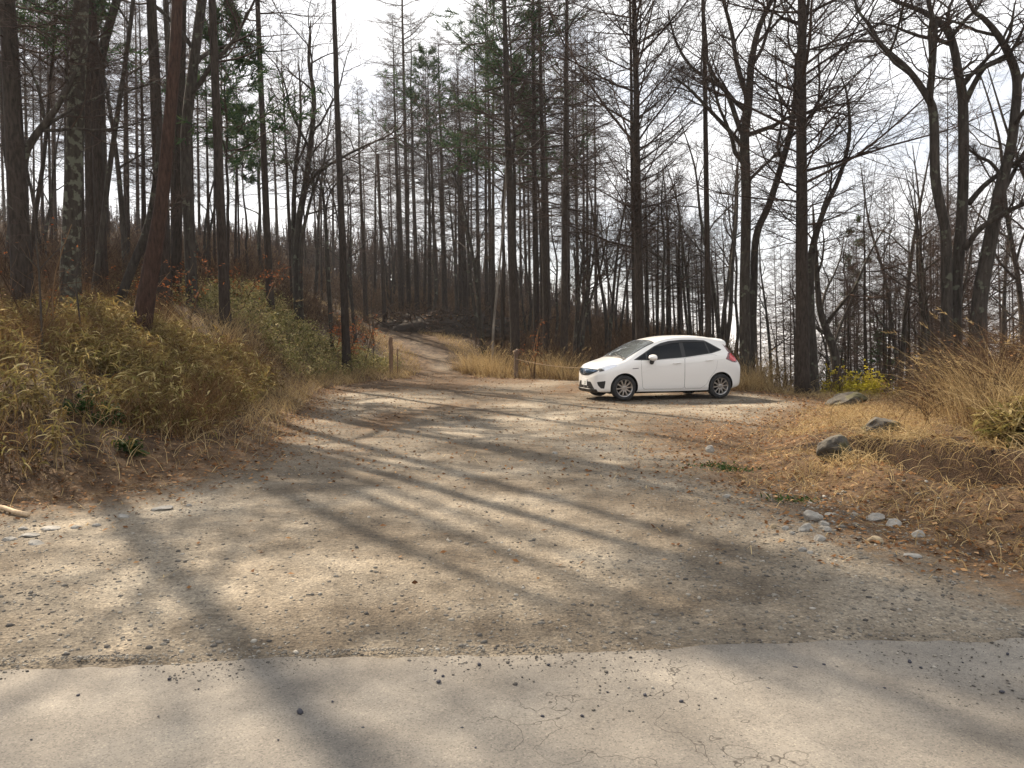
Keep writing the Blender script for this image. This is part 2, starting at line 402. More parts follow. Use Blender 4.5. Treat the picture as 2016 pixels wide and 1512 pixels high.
sl = bpy.data.lights.new('sun', 'SUN'); sl.energy = 5.0; sl.angle = math.radians(.55); sl.color = (1, .85, .66)
so = bpy.data.objects.new('sun', sl); COL.objects.link(so)
SUN_DIR = Vector((math.sin(SUN_AZ) * math.cos(SUN_EL), math.cos(SUN_AZ) * math.cos(SUN_EL), math.sin(SUN_EL)))
so.rotation_euler = SUN_DIR.to_track_quat('Z', 'Y').to_euler(); so.location = SUN_DIR * 60
SC.view_settings.view_transform = 'Standard'; SC.view_settings.look = 'None'; SC.view_settings.exposure = 1.4; SC.view_settings.gamma = 1
SC.render.engine = 'CYCLES'; cy = SC.cycles
cy.max_bounces = 6; cy.diffuse_bounces = 3; cy.glossy_bounces = 3; cy.transmission_bounces = 3; cy.volume_bounces = 0; cy.use_denoising = True
cy.caustics_reflective = False; cy.caustics_refractive = False; cy.sample_clamp_indirect = 6
# ------------------------------------------------------------------ ground
def build_ground():
    th = np.concatenate([np.radians(np.linspace(-54, 54, 440)), np.radians(np.linspace(54, 306, 64)[1:-1])])
    r = [.35]
    while r[-1] < 26000: r.append(r[-1] * (1.010 if r[-1] < 16 else 1.02 if r[-1] < 120 else 1.07))
    r = np.array(r); nr, nth = len(r), len(th)
    X = (r[:, None] * np.sin(th)[None]).ravel(); Y = (r[:, None] * np.cos(th)[None]).ravel()
    Z, dl, dr = H(X, Y, True)
    edge = 3.59 + .066 * X
    V = np.column_stack([X, Y, Z])
    i = np.arange(nr - 1)[:, None] * nth; j = np.arange(nth)[None]; j2 = (j + 1) % nth
    F = np.stack(np.broadcast_arrays(i + j, i + j2, i + nth + j2, i + nth + j), -1).reshape(-1, 4)[:, ::-1]
    V = np.vstack([V, [[0, 0, 0]]]); c = len(V) - 1
    T = np.stack([np.full(nth, c), np.arange(nth), (np.arange(nth) + 1) % nth], -1)[:, ::-1]
    # weights
    mdl, mdr = dl, dr
    pth = segdist(PATH_C, X, Y)
    lot = np.where((mdl < 0) & (mdr < 0), 1., 0.)
    lot = np.clip(.5 - np.maximum(mdl, mdr) / 1.0, 0, 1)
    nearp = sstep(29, 34, Y)
    lot = lot * (1 - nearp) + nearp * np.interp(Y, [30, 39, 43, 46], [.5, .42, .3, 0]) * np.clip(1.2 - pth / 1.1, 0, 1)
    away = np.minimum(-mdl, -mdr)
    # leaf litter: the verges, the right hand side of the lot and the back of it
    lit = np.clip(1 - np.abs(away + .1) / 1.3, 0, 1) * .9
    rs = np.exp(-((X - 3.2) / 1.7) ** 2 - ((Y - 11.5) / 3.6) ** 2) * .85 + np.exp(-((X + 2.2) / 1.5) ** 2 - ((Y - 14) / 5.) ** 2) * .5
    rs += np.exp(-((X - 2.8) / .9) ** 2 - ((Y - 6.6) / 1.6) ** 2) * .55 + sstep(17, 23, Y) * (Y < 31) * .35
    lit = np.clip(np.maximum(lit, rs), 0, 1)
    lit = np.where((dr > 0) & (Y < 22), np.maximum(lit, .75), lit)
    lit = np.where((dl > 0) & (Y < 12), np.maximum(lit, .45), lit)
    dd = segdist(DITCH, X, Y); k = (1 - sstep(.3, .6, dd)) * (Y > 5.6) * (Y < 9.8); lit = lit * (1 - k); lot = lot * (1 - k)  # ditch takes the dark soil colour, which also paints in the hollow's shade
    lit = np.clip(lit + .38 * sstep(-.05, .3, fbm(X * .45, Y * .22, 91, 3)) * sstep(7, 12, Y), 0, 1)
    lit = np.where((Y > 29.5) & (pth < 2.), np.maximum(lit, .42), lit)
    lit = np.where(Y < edge + .3, 0, lit) * (1 - sstep(40, 46, Y))
    lot = np.where(Y < edge + 1.6, np.maximum(lot, .9), lot)
    allF = np.vstack([F, np.column_stack([T, T[:, :1]])])  # tri rows padded
    cx, cyy = V[allF[:, :3], 0].mean(1), V[allF[:, :3], 1].mean(1)
    isT = np.zeros(len(allF), bool); isT[len(F):] = True
    inl, inr = inside(LEFT, cx, cyy), inside(RIGHT, cx, cyy)
    free = ~inl & ~inr & (cyy < 50) & (cyy > -60) & (np.abs(cx) < 70)
    path = free & (cyy > 28.2); lotf = free & (cyy <= 28.2)
    for name, sel in (('gravel_lot', lotf), ('path', path), ('ground', ~lotf & ~path)):
        q = allF[sel & ~isT]; t3 = allF[sel & isT][:, :3]
        used = np.unique(np.concatenate([q.ravel(), t3.ravel()])); mp_ = np.full(len(V), -1); mp_[used] = np.arange(len(used))
        me = mesh_from(name, V[used], [mp_[q], mp_[t3]])
        n2 = lot, lit
        for an, arr in (('lot', lot), ('litter', lit)):
            at = me.attributes.new(an, 'FLOAT', 'POINT'); a2 = np.append(arr, 1. if an == 'lot' else 0.)
            at.data.foreach_set('value', a2[used].astype(np.float32))
        me.polygons.foreach_set('use_smooth', np.ones(len(me.polygons), bool)); me.materials.append(MT['ground'])
        tag(obj(name, me), kind='structure')
build_ground()

def build_road():
    xs = np.concatenate([np.linspace(-60, -5, 40)[:-1], np.linspace(-5, 5, 330), np.linspace(5, 60, 40)[1:]])
    edge = 3.59 + .066 * xs + .07 * fbm(xs * .9, xs * 0, 3, 3) + .035 * fbm(xs * 9, xs * 0, 8, 4)
    ts = np.concatenate([[0, .004, .02], np.linspace(.05, 1, 60)])
    Y = edge[None] + (-6.2 - edge)[None] * ts[:, None]; X = np.broadcast_to(xs[None], Y.shape)
    Z = .016 + .012 * fbm(X * .8, Y * .8, 4, 3); Z = Z.copy(); Z[0] = -.03
    n = len(xs); i = np.arange(len(ts) - 1)[:, None] * n; j = np.arange(n - 1)[None]
    F = np.stack([i + j, i + n + j, i + n + j + 1, i + j + 1], -1).reshape(-1, 4)
    me = mesh_from('asphalt_road', np.stack([X, Y, Z], -1).reshape(-1, 3), [F]); me.materials.append(MT['asphalt'])
    me.polygons.foreach_set('use_smooth', np.ones(len(me.polygons), bool))
    tag(obj('asphalt_road', me), kind='structure')
build_road()

# ------------------------------------------------------------------ trees
def trunk_pts(r, Ht, k=26, wob=.10):
    z = np.linspace(0, 1, k) ** 1.15 * Ht
    x = np.cumsum(r.normal(0, wob / 5, k)) * np.linspace(0, 1, k); y = np.cumsum(r.normal(0, wob / 5, k)) * np.linspace(0, 1, k)
    P = np.column_stack([x, y, z]); P[0, 2] = -.6
    return P
def trunk_rad(Ht, r0, z, top=.012):
    t = np.clip(z / Ht, 0, 1)
    return np.maximum(r0 * (1 - t) ** .85, top) + r0 * .45 * np.exp(-np.maximum(z, 0) / .35) * (z < 3)

def larch_meshes(seed, Ht=24., r0=.18, cb=.42, Lmax=3.2, nb=64, dead=34, asc=.0, twigs=15, sub=5, cut=None):
    r = RNG(seed)
    P = trunk_pts(r, Ht); R = trunk_rad(Ht, r0, P[:, 2])
    if cut: keep = P[:, 2] < Ht * cut; P, R = P[keep], R[keep]
    A = Acc(); A.add(*tubes(P[None], R[None], 12, True)); mt = A.mesh('larch_trunk', MT['larch_bark'])
    B = Acc(); P1, R1 = P[None], R[None]
    if nb:
        def ln(t, pl):
            u = np.clip((t - cb) / (1 - cb), 0, 1)
            return Lmax * (np.minimum(1, .45 + u * 2.2) * (1 - u) ** .75 + .10)
        Pb, Rb = grow(r, P1, R1, nb, cb, .985, lambda t: np.radians(94 - 45 * np.clip((t - cb) / (1 - cb), 0, 1) ** 1.3 - 26 * asc), .16, ln, 8,
                      lambda t, L: .006 + .0075 * L, .075, .035 + .05 * asc, .18)
        B.add(*tubes(Pb, Rb, 4))
        Pt, Rt = grow(r, Pb, Rb, twigs, .12, 1., math.radians(52), .25, lambda t, L: L * (.34 * (1 - t) + .10), 4, lambda t, L: .0065 + .0035 * L, .13, -.03, .4, False)
        B.add(*tubes(Pt, Rt, 3))
        Ps, Rs = grow(r, Pt, Rt, sub, .1, 1., math.radians(55), .35, lambda t, L: .10 + L * .30 * (1 - t * .5), 3, .75, .2, -.06, .5, False)
        B.add(*tubes(Ps, Rs, 3))
    if dead:
        Pd, Rd = grow(r, P1, R1, dead, .10, cb + .05, math.radians(92), .2, lambda t, L: .25 + 1.3 * np.clip(t / max(cb, .1), 0, 1) ** 1.5 + 0 * L, 6, lambda t, L: .005 + .006 * L, .12, .0, .2, lsd=.6)
        B.add(*tubes(Pd, Rd, 4))
        Pe, Re = grow(r, Pd, Rd, 5, .3, 1., math.radians(50), .3, lambda t, L: L * .32, 3, .5, .2, 0, .4, False)
        B.add(*tubes(Pe, Re, 3))
    return mt, B.mesh('larch_branches', MT['twig'], False)

def pine_meshes(seed, Ht=20., r0=.16, cb=.6, Lmax=2.6, nb=26, red=True, dens=16):
    r = RNG(seed); P = trunk_pts(r, Ht, wob=.3); R = trunk_rad(Ht, r0, P[:, 2])
    A = Acc(); A.add(*tubes(P[None], R[None], 10, True)); mt = A.mesh('pine_trunk', MT['red_bark' if red else 'larch_bark'])
    B = Acc()
    Pb, Rb = grow(r, P[None], R[None], nb, cb, .99, lambda t: np.radians(85 - 35 * t), .2, lambda t, L: Lmax * (1.15 - np.clip((t - cb) / (1 - cb), 0, 1)) , 7, lambda t, L: .012 + .012 * L, .16, .07, .25)
    B.add(*tubes(Pb, Rb, 4))
    Pt, Rt = grow(r, Pb, Rb, 9, .35, 1., math.radians(48), .3, lambda t, L: L * .30, 4, .6, .2, .06, .4, False); B.add(*tubes(Pt, Rt, 3))
    Pd, Rd = grow(r, P[None], R[None], 14, .2, cb, math.radians(90), .2, lambda t, L: .8 + 0 * L, 4, .10, .15, 0, .2, lsd=.6); B.add(*tubes(Pd, Rd, 3))
    mb = B.mesh('pine_branches', MT['twig'], False)
    Pn, Rn = grow(r, Pt, Rt, dens, .25, 1., math.radians(42), .3, lambda t, L: .24 + 0 * L, 2, .5, 0, .25, 0)
    n = len(Pn); side = nrm(np.cross(nrm(Pn[:, 1] - Pn[:, 0]), nrm(r.normal(size=(n, 3)))))
    N = Acc(); N.add(*blades(Pn, np.tile([[.019, .005]], (n, 1)) * r.uniform(.7, 1.3, (n, 1)), side))
    mn = N.mesh('pine_needles', MT['needle'], False)
    return mt, mb, mn

def add_parts(root, parts):
    for nm, me in parts:
        if me is not None: obj(nm, me, root)

def decid_tree(name, label, cat, stems, radii, seed, bark='oak_bark', lv=(7, 8, 6), L1=.38, up=.05, group=None, t0=.35, tw=.012, fine=True):
    """stems: world polylines; each grows boughs, branches and twigs"""
    r = RNG(seed); base = stems[0][0].copy()
    root = thing(name, label, cat, base, group)
    A = Acc(); B = Acc()
    for st, rad in zip(stems, radii):
        st = np.asarray(st, float) - base
        # densify with a spline
        k = len(st); tt = np.linspace(0, k - 1, (k - 1) * 5 + 1); P = np.empty((len(tt), 3))
        for a in range(3):
            i = np.clip(tt.astype(int), 0, k - 2); f = tt - i
            p0, p1, p2, p3 = st[np.clip(i - 1, 0, k - 1), a], st[i, a], st[i + 1, a], st[np.clip(i + 2, 0, k - 1), a]
            P[:, a] = .5 * (2 * p1 + (p2 - p0) * f + (2 * p0 - 5 * p1 + 4 * p2 - p3) * f ** 2 + (3 * p1 - p0 - 3 * p2 + p3) * f ** 3)
        R = np.interp(np.linspace(0, 1, len(P)), np.linspace(0, 1, len(rad)), rad)
        A.add(*tubes(P[None], R[None], 10, True))
        P1, R1 = P[None], R[None]
        Pb, Rb = grow(r, P1, R1, lv[0], t0, 1., math.radians(48), .2, lambda t, L: L1 * L * (1.1 - .6 * t), 9, .55, .16, up, .2)
        A.add(*tubes(Pb, Rb, 6))
        Pc, Rc = grow(r, Pb, Rb, lv[1], .2, 1., math.radians(50), .2, lambda t, L: L * (.55 - .25 * t), 7, .6, .2, up, .25)
        B.add(*tubes(Pc, Rc, 4))
        Pd, Rd = grow(r, Pc, Rc, lv[2], .15, 1., math.radians(48), .3, lambda t, L: L * .42 + .1, 5, lambda t, L: tw * .5 + tw * .3 * L, .22, up, .4); B.add(*tubes(Pd, Rd, 3))
        if fine:
            Pe, Re = grow(r, Pd, Rd, 4, .2, 1., math.radians(46), .3, lambda t, L: L * .4 + .05, 3, .7, .2, up, .5); B.add(*tubes(Pe, Re, 3))
    obj('trunk', A.mesh('tree_trunk', MT[bark]), root)
    obj('branches', B.mesh('tree_branches', MT['twig'], False), root)
    return root

PROTO = {}
def larch(kind):
    if kind not in PROTO:
        nm, s = kind.rsplit('_', 1); s = int(s)
        kw = {'tall': dict(cb=.50, nb=54, dead=32, twigs=15, sub=4, Lmax=3.4), 'near': dict(cb=.42, nb=60, dead=26, twigs=16, sub=5, Lmax=3.6), 'full': dict(cb=.30, nb=90, dead=16, Lmax=3.6, twigs=18, sub=6),
              'fan': dict(cb=.24, nb=128, dead=12, Lmax=4.4, asc=1., twigs=22, sub=7), 'pole': dict(cb=.75, nb=22, dead=26, Lmax=1.6),
              'crown': dict(cb=.50, nb=74, dead=44, Lmax=2.8, twigs=16, sub=6), 'snag': dict(nb=0, dead=30, cb=.6, cut=.46)}[nm]
        PROTO[kind] = larch_meshes(100 + s + 31 * len(nm), **kw)
    return PROTO[kind]

def stand(px, d, wpx, ptop, ytop=0, H_=None, ytip=None):
    """base point, radius, lean quaternion, height for a straight tree seen in column px"""
    b = pxd(px, d); r0 = wpx / F_PX * d / 2
    t = pxw(ptop, ytop, d); ax = Vector(t - b)
    q = Vector((0, 0, 1)).rotation_difference(ax.normalized())
    if ytip is not None: H_ = (pxw(ptop, ytip, d) - b)[2]
    return b, r0, q, (H_ or 23.)
def place(name, label, cat, px, d, wpx, ptop, kind, ytop=0, H_=None, ytip=None, group=None, spin=0, seed=0):
    b, r0, q, Ht = stand(px, d, wpx, ptop, ytop, H_, ytip)
    root = thing(name, label, cat, b, group)
    mt, mb = larch(kind)
    sxy = np.clip(r0 / .17, .35, 1.7); sz = Ht / 24.
    root.rotation_mode = 'QUATERNION'; root.rotation_quaternion = q @ Quaternion((0, 0, 1), spin)
    obj('trunk', mt, root).scale = (sxy, sxy, sz)
    s2 = np.clip(sxy, .55 * sz + .2, 1.25); obj('branches', mb, root).scale = (s2, s2, sz)
    return root

# --- individually recognisable larches: label, px base, dist, width px, px at the top edge, kind, extra
NEAR = [
 ('larch_tree', 'thick larch trunk nearest the left edge of the photo, bare of needles', 48, 15.5, 36, 10, 'full_5', dict(H_=21)),
 ('larch_tree', 'straight dark larch trunk just right of the lichen-mottled trunk', 204, 19.5, 21, 180, 'pole_1', {}),
 ('larch_tree', 'dark larch trunk squeezed between the lichen-mottled trunk and its straight neighbour', 180, 22, 18, 170, 'pole_2', {}),
 ('larch_tree', 'thick larch trunk touching the left side of the curved reddish pine', 326, 20.5, 24, 299, 'pole_3', {}),
 ('larch_tree', 'thinner larch trunk rising just left of the curved reddish pine top', 352, 26, 15, 326, 'tall_2', {}),
 ('larch_tree', 'larch trunk standing close behind the right side of the curved reddish pine', 345, 23, 19, 360, 'tall_1', {}),
 ('larch_tree', 'dark larch trunk with green pine boughs just to its right', 444, 20.5, 19, 418, 'tall_2', {}),
 ('larch_tree', 'slim straight larch trunk right of the green pine boughs on the left slope', 533, 26.5, 14, 506, 'near_3', {}),
 ('larch_tree', 'thin larch trunk touching the left side of the forked bare tree on the slope', 578, 36, 9, 552, 'near_1', dict(ytop=60, ytip=30)),
 ('larch_tree', 'isolated straight larch trunk left of the path, with a broken stub high up', 683, 27, 15.5, 655, 'pole_1', {}),
 ('larch_tree', 'slim larch just right of the isolated straight trunk, its tip in view', 721, 45, 9.5, 703, 'crown_1', dict(ytop=160, ytip=150)),
 ('larch_tree', 'left one of the two slim larches above the path, with a fine rounded crown', 791, 48.5, 11, 774, 'crown_2', dict(ytop=100, ytip=15)),
 ('larch_tree', 'right one of the two slim larches above the path, reaching the top edge', 806, 50, 9, 789, 'crown_3', dict(H_=29)),
 ('larch_tree', 'slim larch behind the brush pile, leftmost of the row there', 822, 48, 10, 808, 'crown_1', dict(ytop=40, ytip=20)),
 ('larch_tree', 'larch with rounded bare crown in front of the brush pile', 876, 49, 11.5, 868, 'crown_3', dict(ytop=60, ytip=50)),
 ('larch_tree', 'dark larch right of centre of the brush pile, with close side branches', 918, 47, 12, 900, 'full_1', dict(ytop=100, ytip=70)),
 ('larch_tree', 'slim larch at the right end of the brush pile', 943, 48, 9, 936, 'crown_2', dict(H_=20)),
 ('larch_tree', 'slim larch between the brush pile and the thick trunk behind the short post', 967, 46, 9, 962, 'tall_3', dict(H_=22)),
 ('larch_tree', 'thick straight larch trunk rising directly behind the short wooden post', 1016, 30, 18, 991, 'near_2', {}),
 ('larch_tree', 'left one of two larch trunks right of the thick trunk behind the short post', 1057, 33.5, 13, 1047, 'full_2', {}),
 ('larch_tree', 'right one of two larch trunks right of the thick trunk behind the short post', 1077, 32, 13, 1064, 'near_3', {}),
 ('larch_tree', 'tall larch trunk left of the car with long branches reaching out to the right', 1110, 29.5, 15, 1117, 'full_1', dict(H_=21)),
 ('larch_tree', 'thick larch trunk rising behind the windscreen of the white car', 1262, 25, 18, 1246, 'fan_2', dict(H_=21)),
 ('larch_tree', 'thin larch trunk hugging the left side of the trunk behind the windscreen', 1250, 28, 9, 1240, 'tall_2', {}),
 ('larch_tree', 'bare pole-like larch trunk rising behind the rear roof of the white car', 1396, 25, 12.5, 1386, 'pole_2', {}),
 ('larch_tree', 'big larch right of the car with a wide fan of ascending branches', 1580, 20.8, 26, 1579, 'fan_1', dict(H_=20)),
 ('larch_tree', 'larch with a fine bare crown seen between the stems of the large forked tree', 1868, 38, 9, 1861, 'full_3', dict(ytop=150, ytip=95)),
 ('larch_tree', 'slender tree with thin bare crown left of the large forked tree', 1706, 27, 9, 1702, 'crown_1', dict(ytop=330, ytip=310)),
 ('larch_tree', 'left one of a pair of thin trunks behind the right end of the yellow bush', 1741, 31, 6.5, 1737, 'crown_2', dict(ytop=380, ytip=360)),
 ('larch_tree', 'right one of a pair of thin trunks behind the right end of the yellow bush', 1752, 32, 6.5, 1750, 'tall_3', dict(ytop=420, ytip=400)),
 ('larch_tree', 'thin upright trunk between the yellow bush and the large forked tree', 1790, 29, 8, 1786, 'crown_3', dict(ytop=400, ytip=380)),
 ('larch_tree', 'thin reddish trunk right of the leaning trunk above the yellow bush', 1671, 33, 6, 1668, 'tall_1', dict(ytop=450, ytip=420)),
 ('larch_tree', 'slim larch rising just right of the trunk behind the windscreen', 1276, 36, 8, 1271, 'full_1', dict(ytop=300, ytip=275)),
 ('larch_tree', 'slim larch standing midway between the windscreen trunk and the pole-like trunk', 1337, 37, 8, 1334, 'full_3', dict(ytop=350, ytip=330)),
]
for i, (nm, lab, px, d, wd, pt, kind, kw) in enumerate(NEAR):
    place(nm, lab, 'tree', px, d, wd, pt, kind, spin=i * 1.7, **kw)
place('dead_snag', 'dead broken-topped snag without branches standing left of the wooden post', 'dead tree', 758, 44.5, 8, 743, 'snag_1', ytop=285, H_=(pxw(743, 279, 44.5)[2] - pxd(758, 44.5)[2]) / .46)

# --- pines with green needles
def pine(label, px, d, wpx, ptop, ytip, seed, cb=.6, Lmax=2.4, nb=24, red=False, dens=16):
    b, r0, q, Ht = stand(px, d, wpx, ptop, ytip, None, ytip)
    root = thing('pine_tree', label, 'tree', b); root.rotation_mode = 'QUATERNION'; root.rotation_quaternion = q
    add_parts(root, zip(('trunk', 'branches', 'needles'), pine_meshes(seed, Ht, r0, cb, Lmax, nb, red, dens)))
pine('thin leaning pine with dark green boughs in the upper left corner', 52, 21, 11, 135, -260, 1, .58, 2.6, 26, dens=22)
pine('pine with green boughs clustered right of a dark larch trunk on the left', 450, 24, 8, 443, 10, 2, .52, 2.3, 26, dens=24)
pine('small slim pine with a tuft of needles on the left slope', 489, 33, 6, 481, 215, 3, .62, 1.6, 18, dens=24)
pine('tallest pine with dark green crown behind the thick trunk near the picture centre', 1019, 31.8, 11, 1004, -110, 4, .60, 3.6, 34, dens=26)
pine('pine with dark boughs left of the tallest pine, above the brush pile', 846, 47.5, 9, 849, 115, 5, .64, 3.6, 26, dens=26)
pine('pine with dark green crown between the two thick trunks left of the car', 990, 34.5, 10, 978, 105, 6, .60, 3.2, 26, dens=24)
pine('slim pine with narrow green tufts close behind the two paired larch trunks', 1069, 38, 8, 1062, 190, 7, .64, 1.8, 22)
pine('small green pine far down the slope right of the car', 1690, 46, 8, 1686, 425, 8, .35, 2.3, 26)
pine('low dark evergreen behind the right end of the yellow bush', 1722, 36, 6, 1722, 655, 9, .15, 1.5, 22)
pine('low dark evergreen behind the left part of the yellow bush', 1668, 38, 5, 1668, 690, 10, .15, 1.3, 20)

# --- curved reddish pine
def poly(pts, d0, dd=None):
    return np.array([pxw(x, y, d0 + (dd[i] if dd else 0)) for i, (x, y) in enumerate(pts)])
def rooted(P, sink=.3):
    P = P.copy(); P[0, 2] = min(P[0, 2], H1(P[0, 0], P[0, 1])) - sink; return P
st = rooted(poly([(268, 640), (292, 560), (306, 480), (318, 400), (328, 300), (337, 200), (345, 100), (349, 0), (352, -140), (356, -300), (352, -480), (362, -640)], 15.5))
RP = decid_tree('red_pine_tree', 'leaning pine with a curved base and reddish bark on the left slope', 'tree', [st], [[.22, .17, .15, .13, .12, .115, .11, .10, .09, .08, .06, .02]], 11, 'red_bark', (10, 6, 4), .14, .03, t0=.80)
def crown_needles(root, c, sx, sz, n, seed):
    r = RNG(seed); q = nrm(r.normal(size=(n, 3))) * r.random((n, 1)) ** .4; q = c + q * [sx, sx, sz]
    k = np.repeat(np.arange(n), 34); p = q[k] + r.normal(0, .16, (len(k), 3)) * [1, 1, .45]; d = nrm(r.normal(size=(len(k), 3)) + [0, 0, .35]) * r.uniform(.14, .28, (len(k), 1))
    N = Acc(); N.add(*blades(np.stack([p, p + d], 1), np.tile([[.018, .004]], (len(k), 1)), nrm(np.cross(d, r.normal(size=d.shape))))); obj('needles', N.mesh('pine_needles', MT['needle'], False), root)
crown_needles(RP, pxw(350, -382, 15.5) - np.array(RP.location), 1.3, .42, 90, 4)  # unseen needle crown, added and flattened to cast shade in front of the road
for o_ in [q for q in bpy.data.objects if q.get('label') == 'thin leaning pine with dark green boughs in the upper left corner']:
    nd = [c for c in o_.children if c.name.startswith('needles')][0]; iq = o_.rotation_quaternion.inverted(); A = Acc()
    for px_, py_, n_ in ((30, 30, 9), (75, 72, 8), (120, 20, 8)):
        r = RNG(n_ + px_); c_ = np.array(iq @ Vector(pxw(px_, py_, 20.8) - np.array(o_.location))); k = c_ + r.normal(0, 1, (n_, 3)) * [.55, .4, .13]; p = np.repeat(k, 40, 0) + r.normal(0, .16, (n_ * 40, 3)) * [1, 1, .4]; d = nrm(r.normal(size=p.shape) + [0, 0, .4]) * .22
        A.add(*blades(np.stack([p, p + d], 1), np.tile([[.017, .004]], (len(p), 1)), nrm(np.cross(d, r.normal(size=d.shape)))))
    bo = obj('bough', A.mesh('pine_bough', MT['needle'], False), o_)
# --- lichen trunk with forks
st = rooted(poly([(136, 590), (140, 470), (146, 330), (150, 200), (157, 60), (160, -60), (150, -260), (165, -480)], 17))
decid_tree('oak_tree', 'broad bare trunk mottled with pale lichen near the left edge', 'tree', [st], [[.25, .19, .18, .17, .16, .14, .09, .03]], 12, 'lichen_bark', (5, 6, 5), .26, .05, t0=.5)
st = rooted(poly([(200, 580), (196, 300), (198, 130), (212, 60), (230, 0), (262, -120), (300, -300)], 20.3))
decid_tree('oak_tree', 'bare tree stem bending right at the top beside the straight trunk left', 'tree', [st], [[.14, .13, .12, .11, .10, .07, .02]], 13, 'oak_bark', (5, 6, 5), .28, .05, t0=.45)
st = rooted(poly([(170, 640), (195, 500), (216, 330), (235, 200), (250, 100), (262, 0), (270, -120), (280, -260)], 18.5))
decid_tree('oak_tree', 'thin bare tree leaning right in front of the dim left wood', 'tree', [st], [[.07, .065, .06, .055, .05, .045, .03, .012]], 14, 'oak_bark', (6, 6, 5), .25, .05, t0=.35)
st = rooted(poly([(378, 600), (374, 480), (366, 330), (368, 240), (382, 120), (398, 0), (420, -140), (440, -320)], 21.5))
decid_tree('oak_tree', 'bare trunk curving right near its top, right of the curved reddish pine', 'tree', [st], [[.17, .15, .14, .14, .13, .12, .08, .02]], 15, 'oak_bark', (9, 8, 6), .32, .05, t0=.45)
# side branch of the left-edge tree as its own crooked tree
st = rooted(poly([(30, 640), (40, 420), (48, 312), (68, 270), (95, 235), (125, 190), (150, 140), (180, 60)], 15.9))
decid_tree('oak_tree', 'crooked low-forking bare tree beside the thick trunk at the left edge', 'tree', [st], [[.10, .09, .085, .075, .065, .05, .035, .015]], 16, 'oak_bark', (7, 8, 6), .42, .03, t0=.35)
# leaning dead stem
st = rooted(poly([(215, 610), (255, 540), (290, 450), (305, 360), (312, 250)], 17.5))
decid_tree('oak_tree', 'slanting bare stem crossing low behind the curved reddish pine', 'tree', [st], [[.11, .10, .085, .06, .02]], 17, 'oak_bark', (5, 6, 5), .3, .04, t0=.5)
# forked clump on the slope
s1 = rooted(poly([(590, 640), (585, 520), (588, 440), (600, 370), (612, 280), (618, 190), (608, 120), (612, 40)], 30))
s2 = rooted(poly([(588, 640), (580, 520), (578, 420), (582, 330), (592, 230), (588, 120)], 30.3))
s3 = rooted(poly([(594, 640), (592, 500), (605, 420), (622, 360), (650, 290)], 29.7))
decid_tree('oak_tree', 'bare tree forking low into several upright stems on the left slope', 'tree', [s1, s2, s3], [[.20, .16, .13, .12, .10, .085, .06, .02], [.15, .12, .09, .075, .05, .02], [.10, .08, .06, .04, .015]], 18, 'oak_bark', (9, 9, 7), .36, .06, t0=.4)
st = rooted(poly([(654, 640), (644, 540), (640, 430), (634, 370), (622, 335), (612, 350)], 30)); st2 = rooted(poly([(656, 640), (646, 500), (642, 420), (650, 380), (672, 350), (690, 330)], 30))
decid_tree('oak_tree', 'small crooked bare tree left of the isolated straight trunk', 'tree', [st, st2], [[.06, .05, .05, .045, .035, .02], [.05, .045, .04, .03, .02, .012]], 19, 'oak_bark', (7, 8, 5), .45, .05)
# pale birch
st = rooted(poly([(968, 690), (972, 640), (980, 560), (990, 450), (996, 350), (1000, 240), (1006, 150)], 31))
decid_tree('birch_tree', 'thin pale birch stem slanting beside the thick trunk behind the short post', 'tree', [st], [[.05, .048, .045, .04, .035, .025, .01]], 20, 'birch_bark', (8, 8, 5), .3, .05, t0=.45)
# fan of stems left of the car
tops = [(1152, 430), (1178, 400), (1200, 430), (1130, 480), (1166, 380)]
ss = []; rr_ = []
for q, (tx, ty) in enumerate(tops):
    bx = 1128 + 4 * q; ss.append(rooted(poly([(bx, 720), (bx + (tx - bx) * .3, 620), (bx + (tx - bx) * .75, 520), (tx, ty)], 31 + .15 * q))); rr_.append([.075, .06, .045, .015])
decid_tree('oak_tree', 'many-stemmed bare tree fanning out between the tall trunk and the car', 'tree', ss, rr_, 21, 'oak_bark', (7, 8, 6), .34, .05)
# deciduous behind the car
s1 = rooted(poly([(1470, 720), (1466, 600), (1468, 480), (1469, 370), (1466, 270), (1474, 200), (1480, 120), (1496, 50), (1530, -20), (1580, -120)], 23))
s2 = poly([(1466, 275), (1450, 235), (1440, 205), (1425, 175), (1395, 155), (1360, 130), (1330, 80), (1315, 20)], 23, [0, .1, .2, .3, .5, .7, .9, 1.])
s3 = poly([(1464, 290), (1440, 262), (1405, 225), (1372, 190), (1345, 165), (1320, 150)], 23, [0, -.2, -.4, -.6, -.8, -1])
s4 = poly([(1474, 200), (1452, 130), (1440, 60), (1420, -20), (1412, -120)], 23, [0, .4, .8, 1., 1.3])
s5 = poly([(1469, 360), (1500, 330), (1530, 300), (1552, 262)], 23, [0, .3, .6, .8])
decid_tree('oak_tree', 'crooked bare tree with spreading limbs behind the tail of the white car', 'tree', [s1, s2, s3, s4, s5],
           [[.19, .15, .145, .14, .135, .11, .095, .08, .06, .02], [.08, .075, .07, .065, .055, .045, .035, .02], [.075, .065, .055, .045, .035, .02], [.09, .07, .06, .045, .02], [.055, .045, .035, .02]], 22, 'oak_bark', (8, 9, 7), .36, .06, t0=.35)
s1 = rooted(poly([(1478, 730), (1484, 560), (1489, 465), (1515, 400), (1540, 320), (1560, 240), (1572, 130), (1590, 20), (1600, -120)], 23.6))
decid_tree('oak_tree', 'bare stem leaning right from the crooked tree behind the car tail', 'tree', [s1], [[.13, .11, .105, .10, .095, .085, .07, .05, .02]], 23, 'oak_bark', (7, 8, 6), .28, .05, t0=.45)
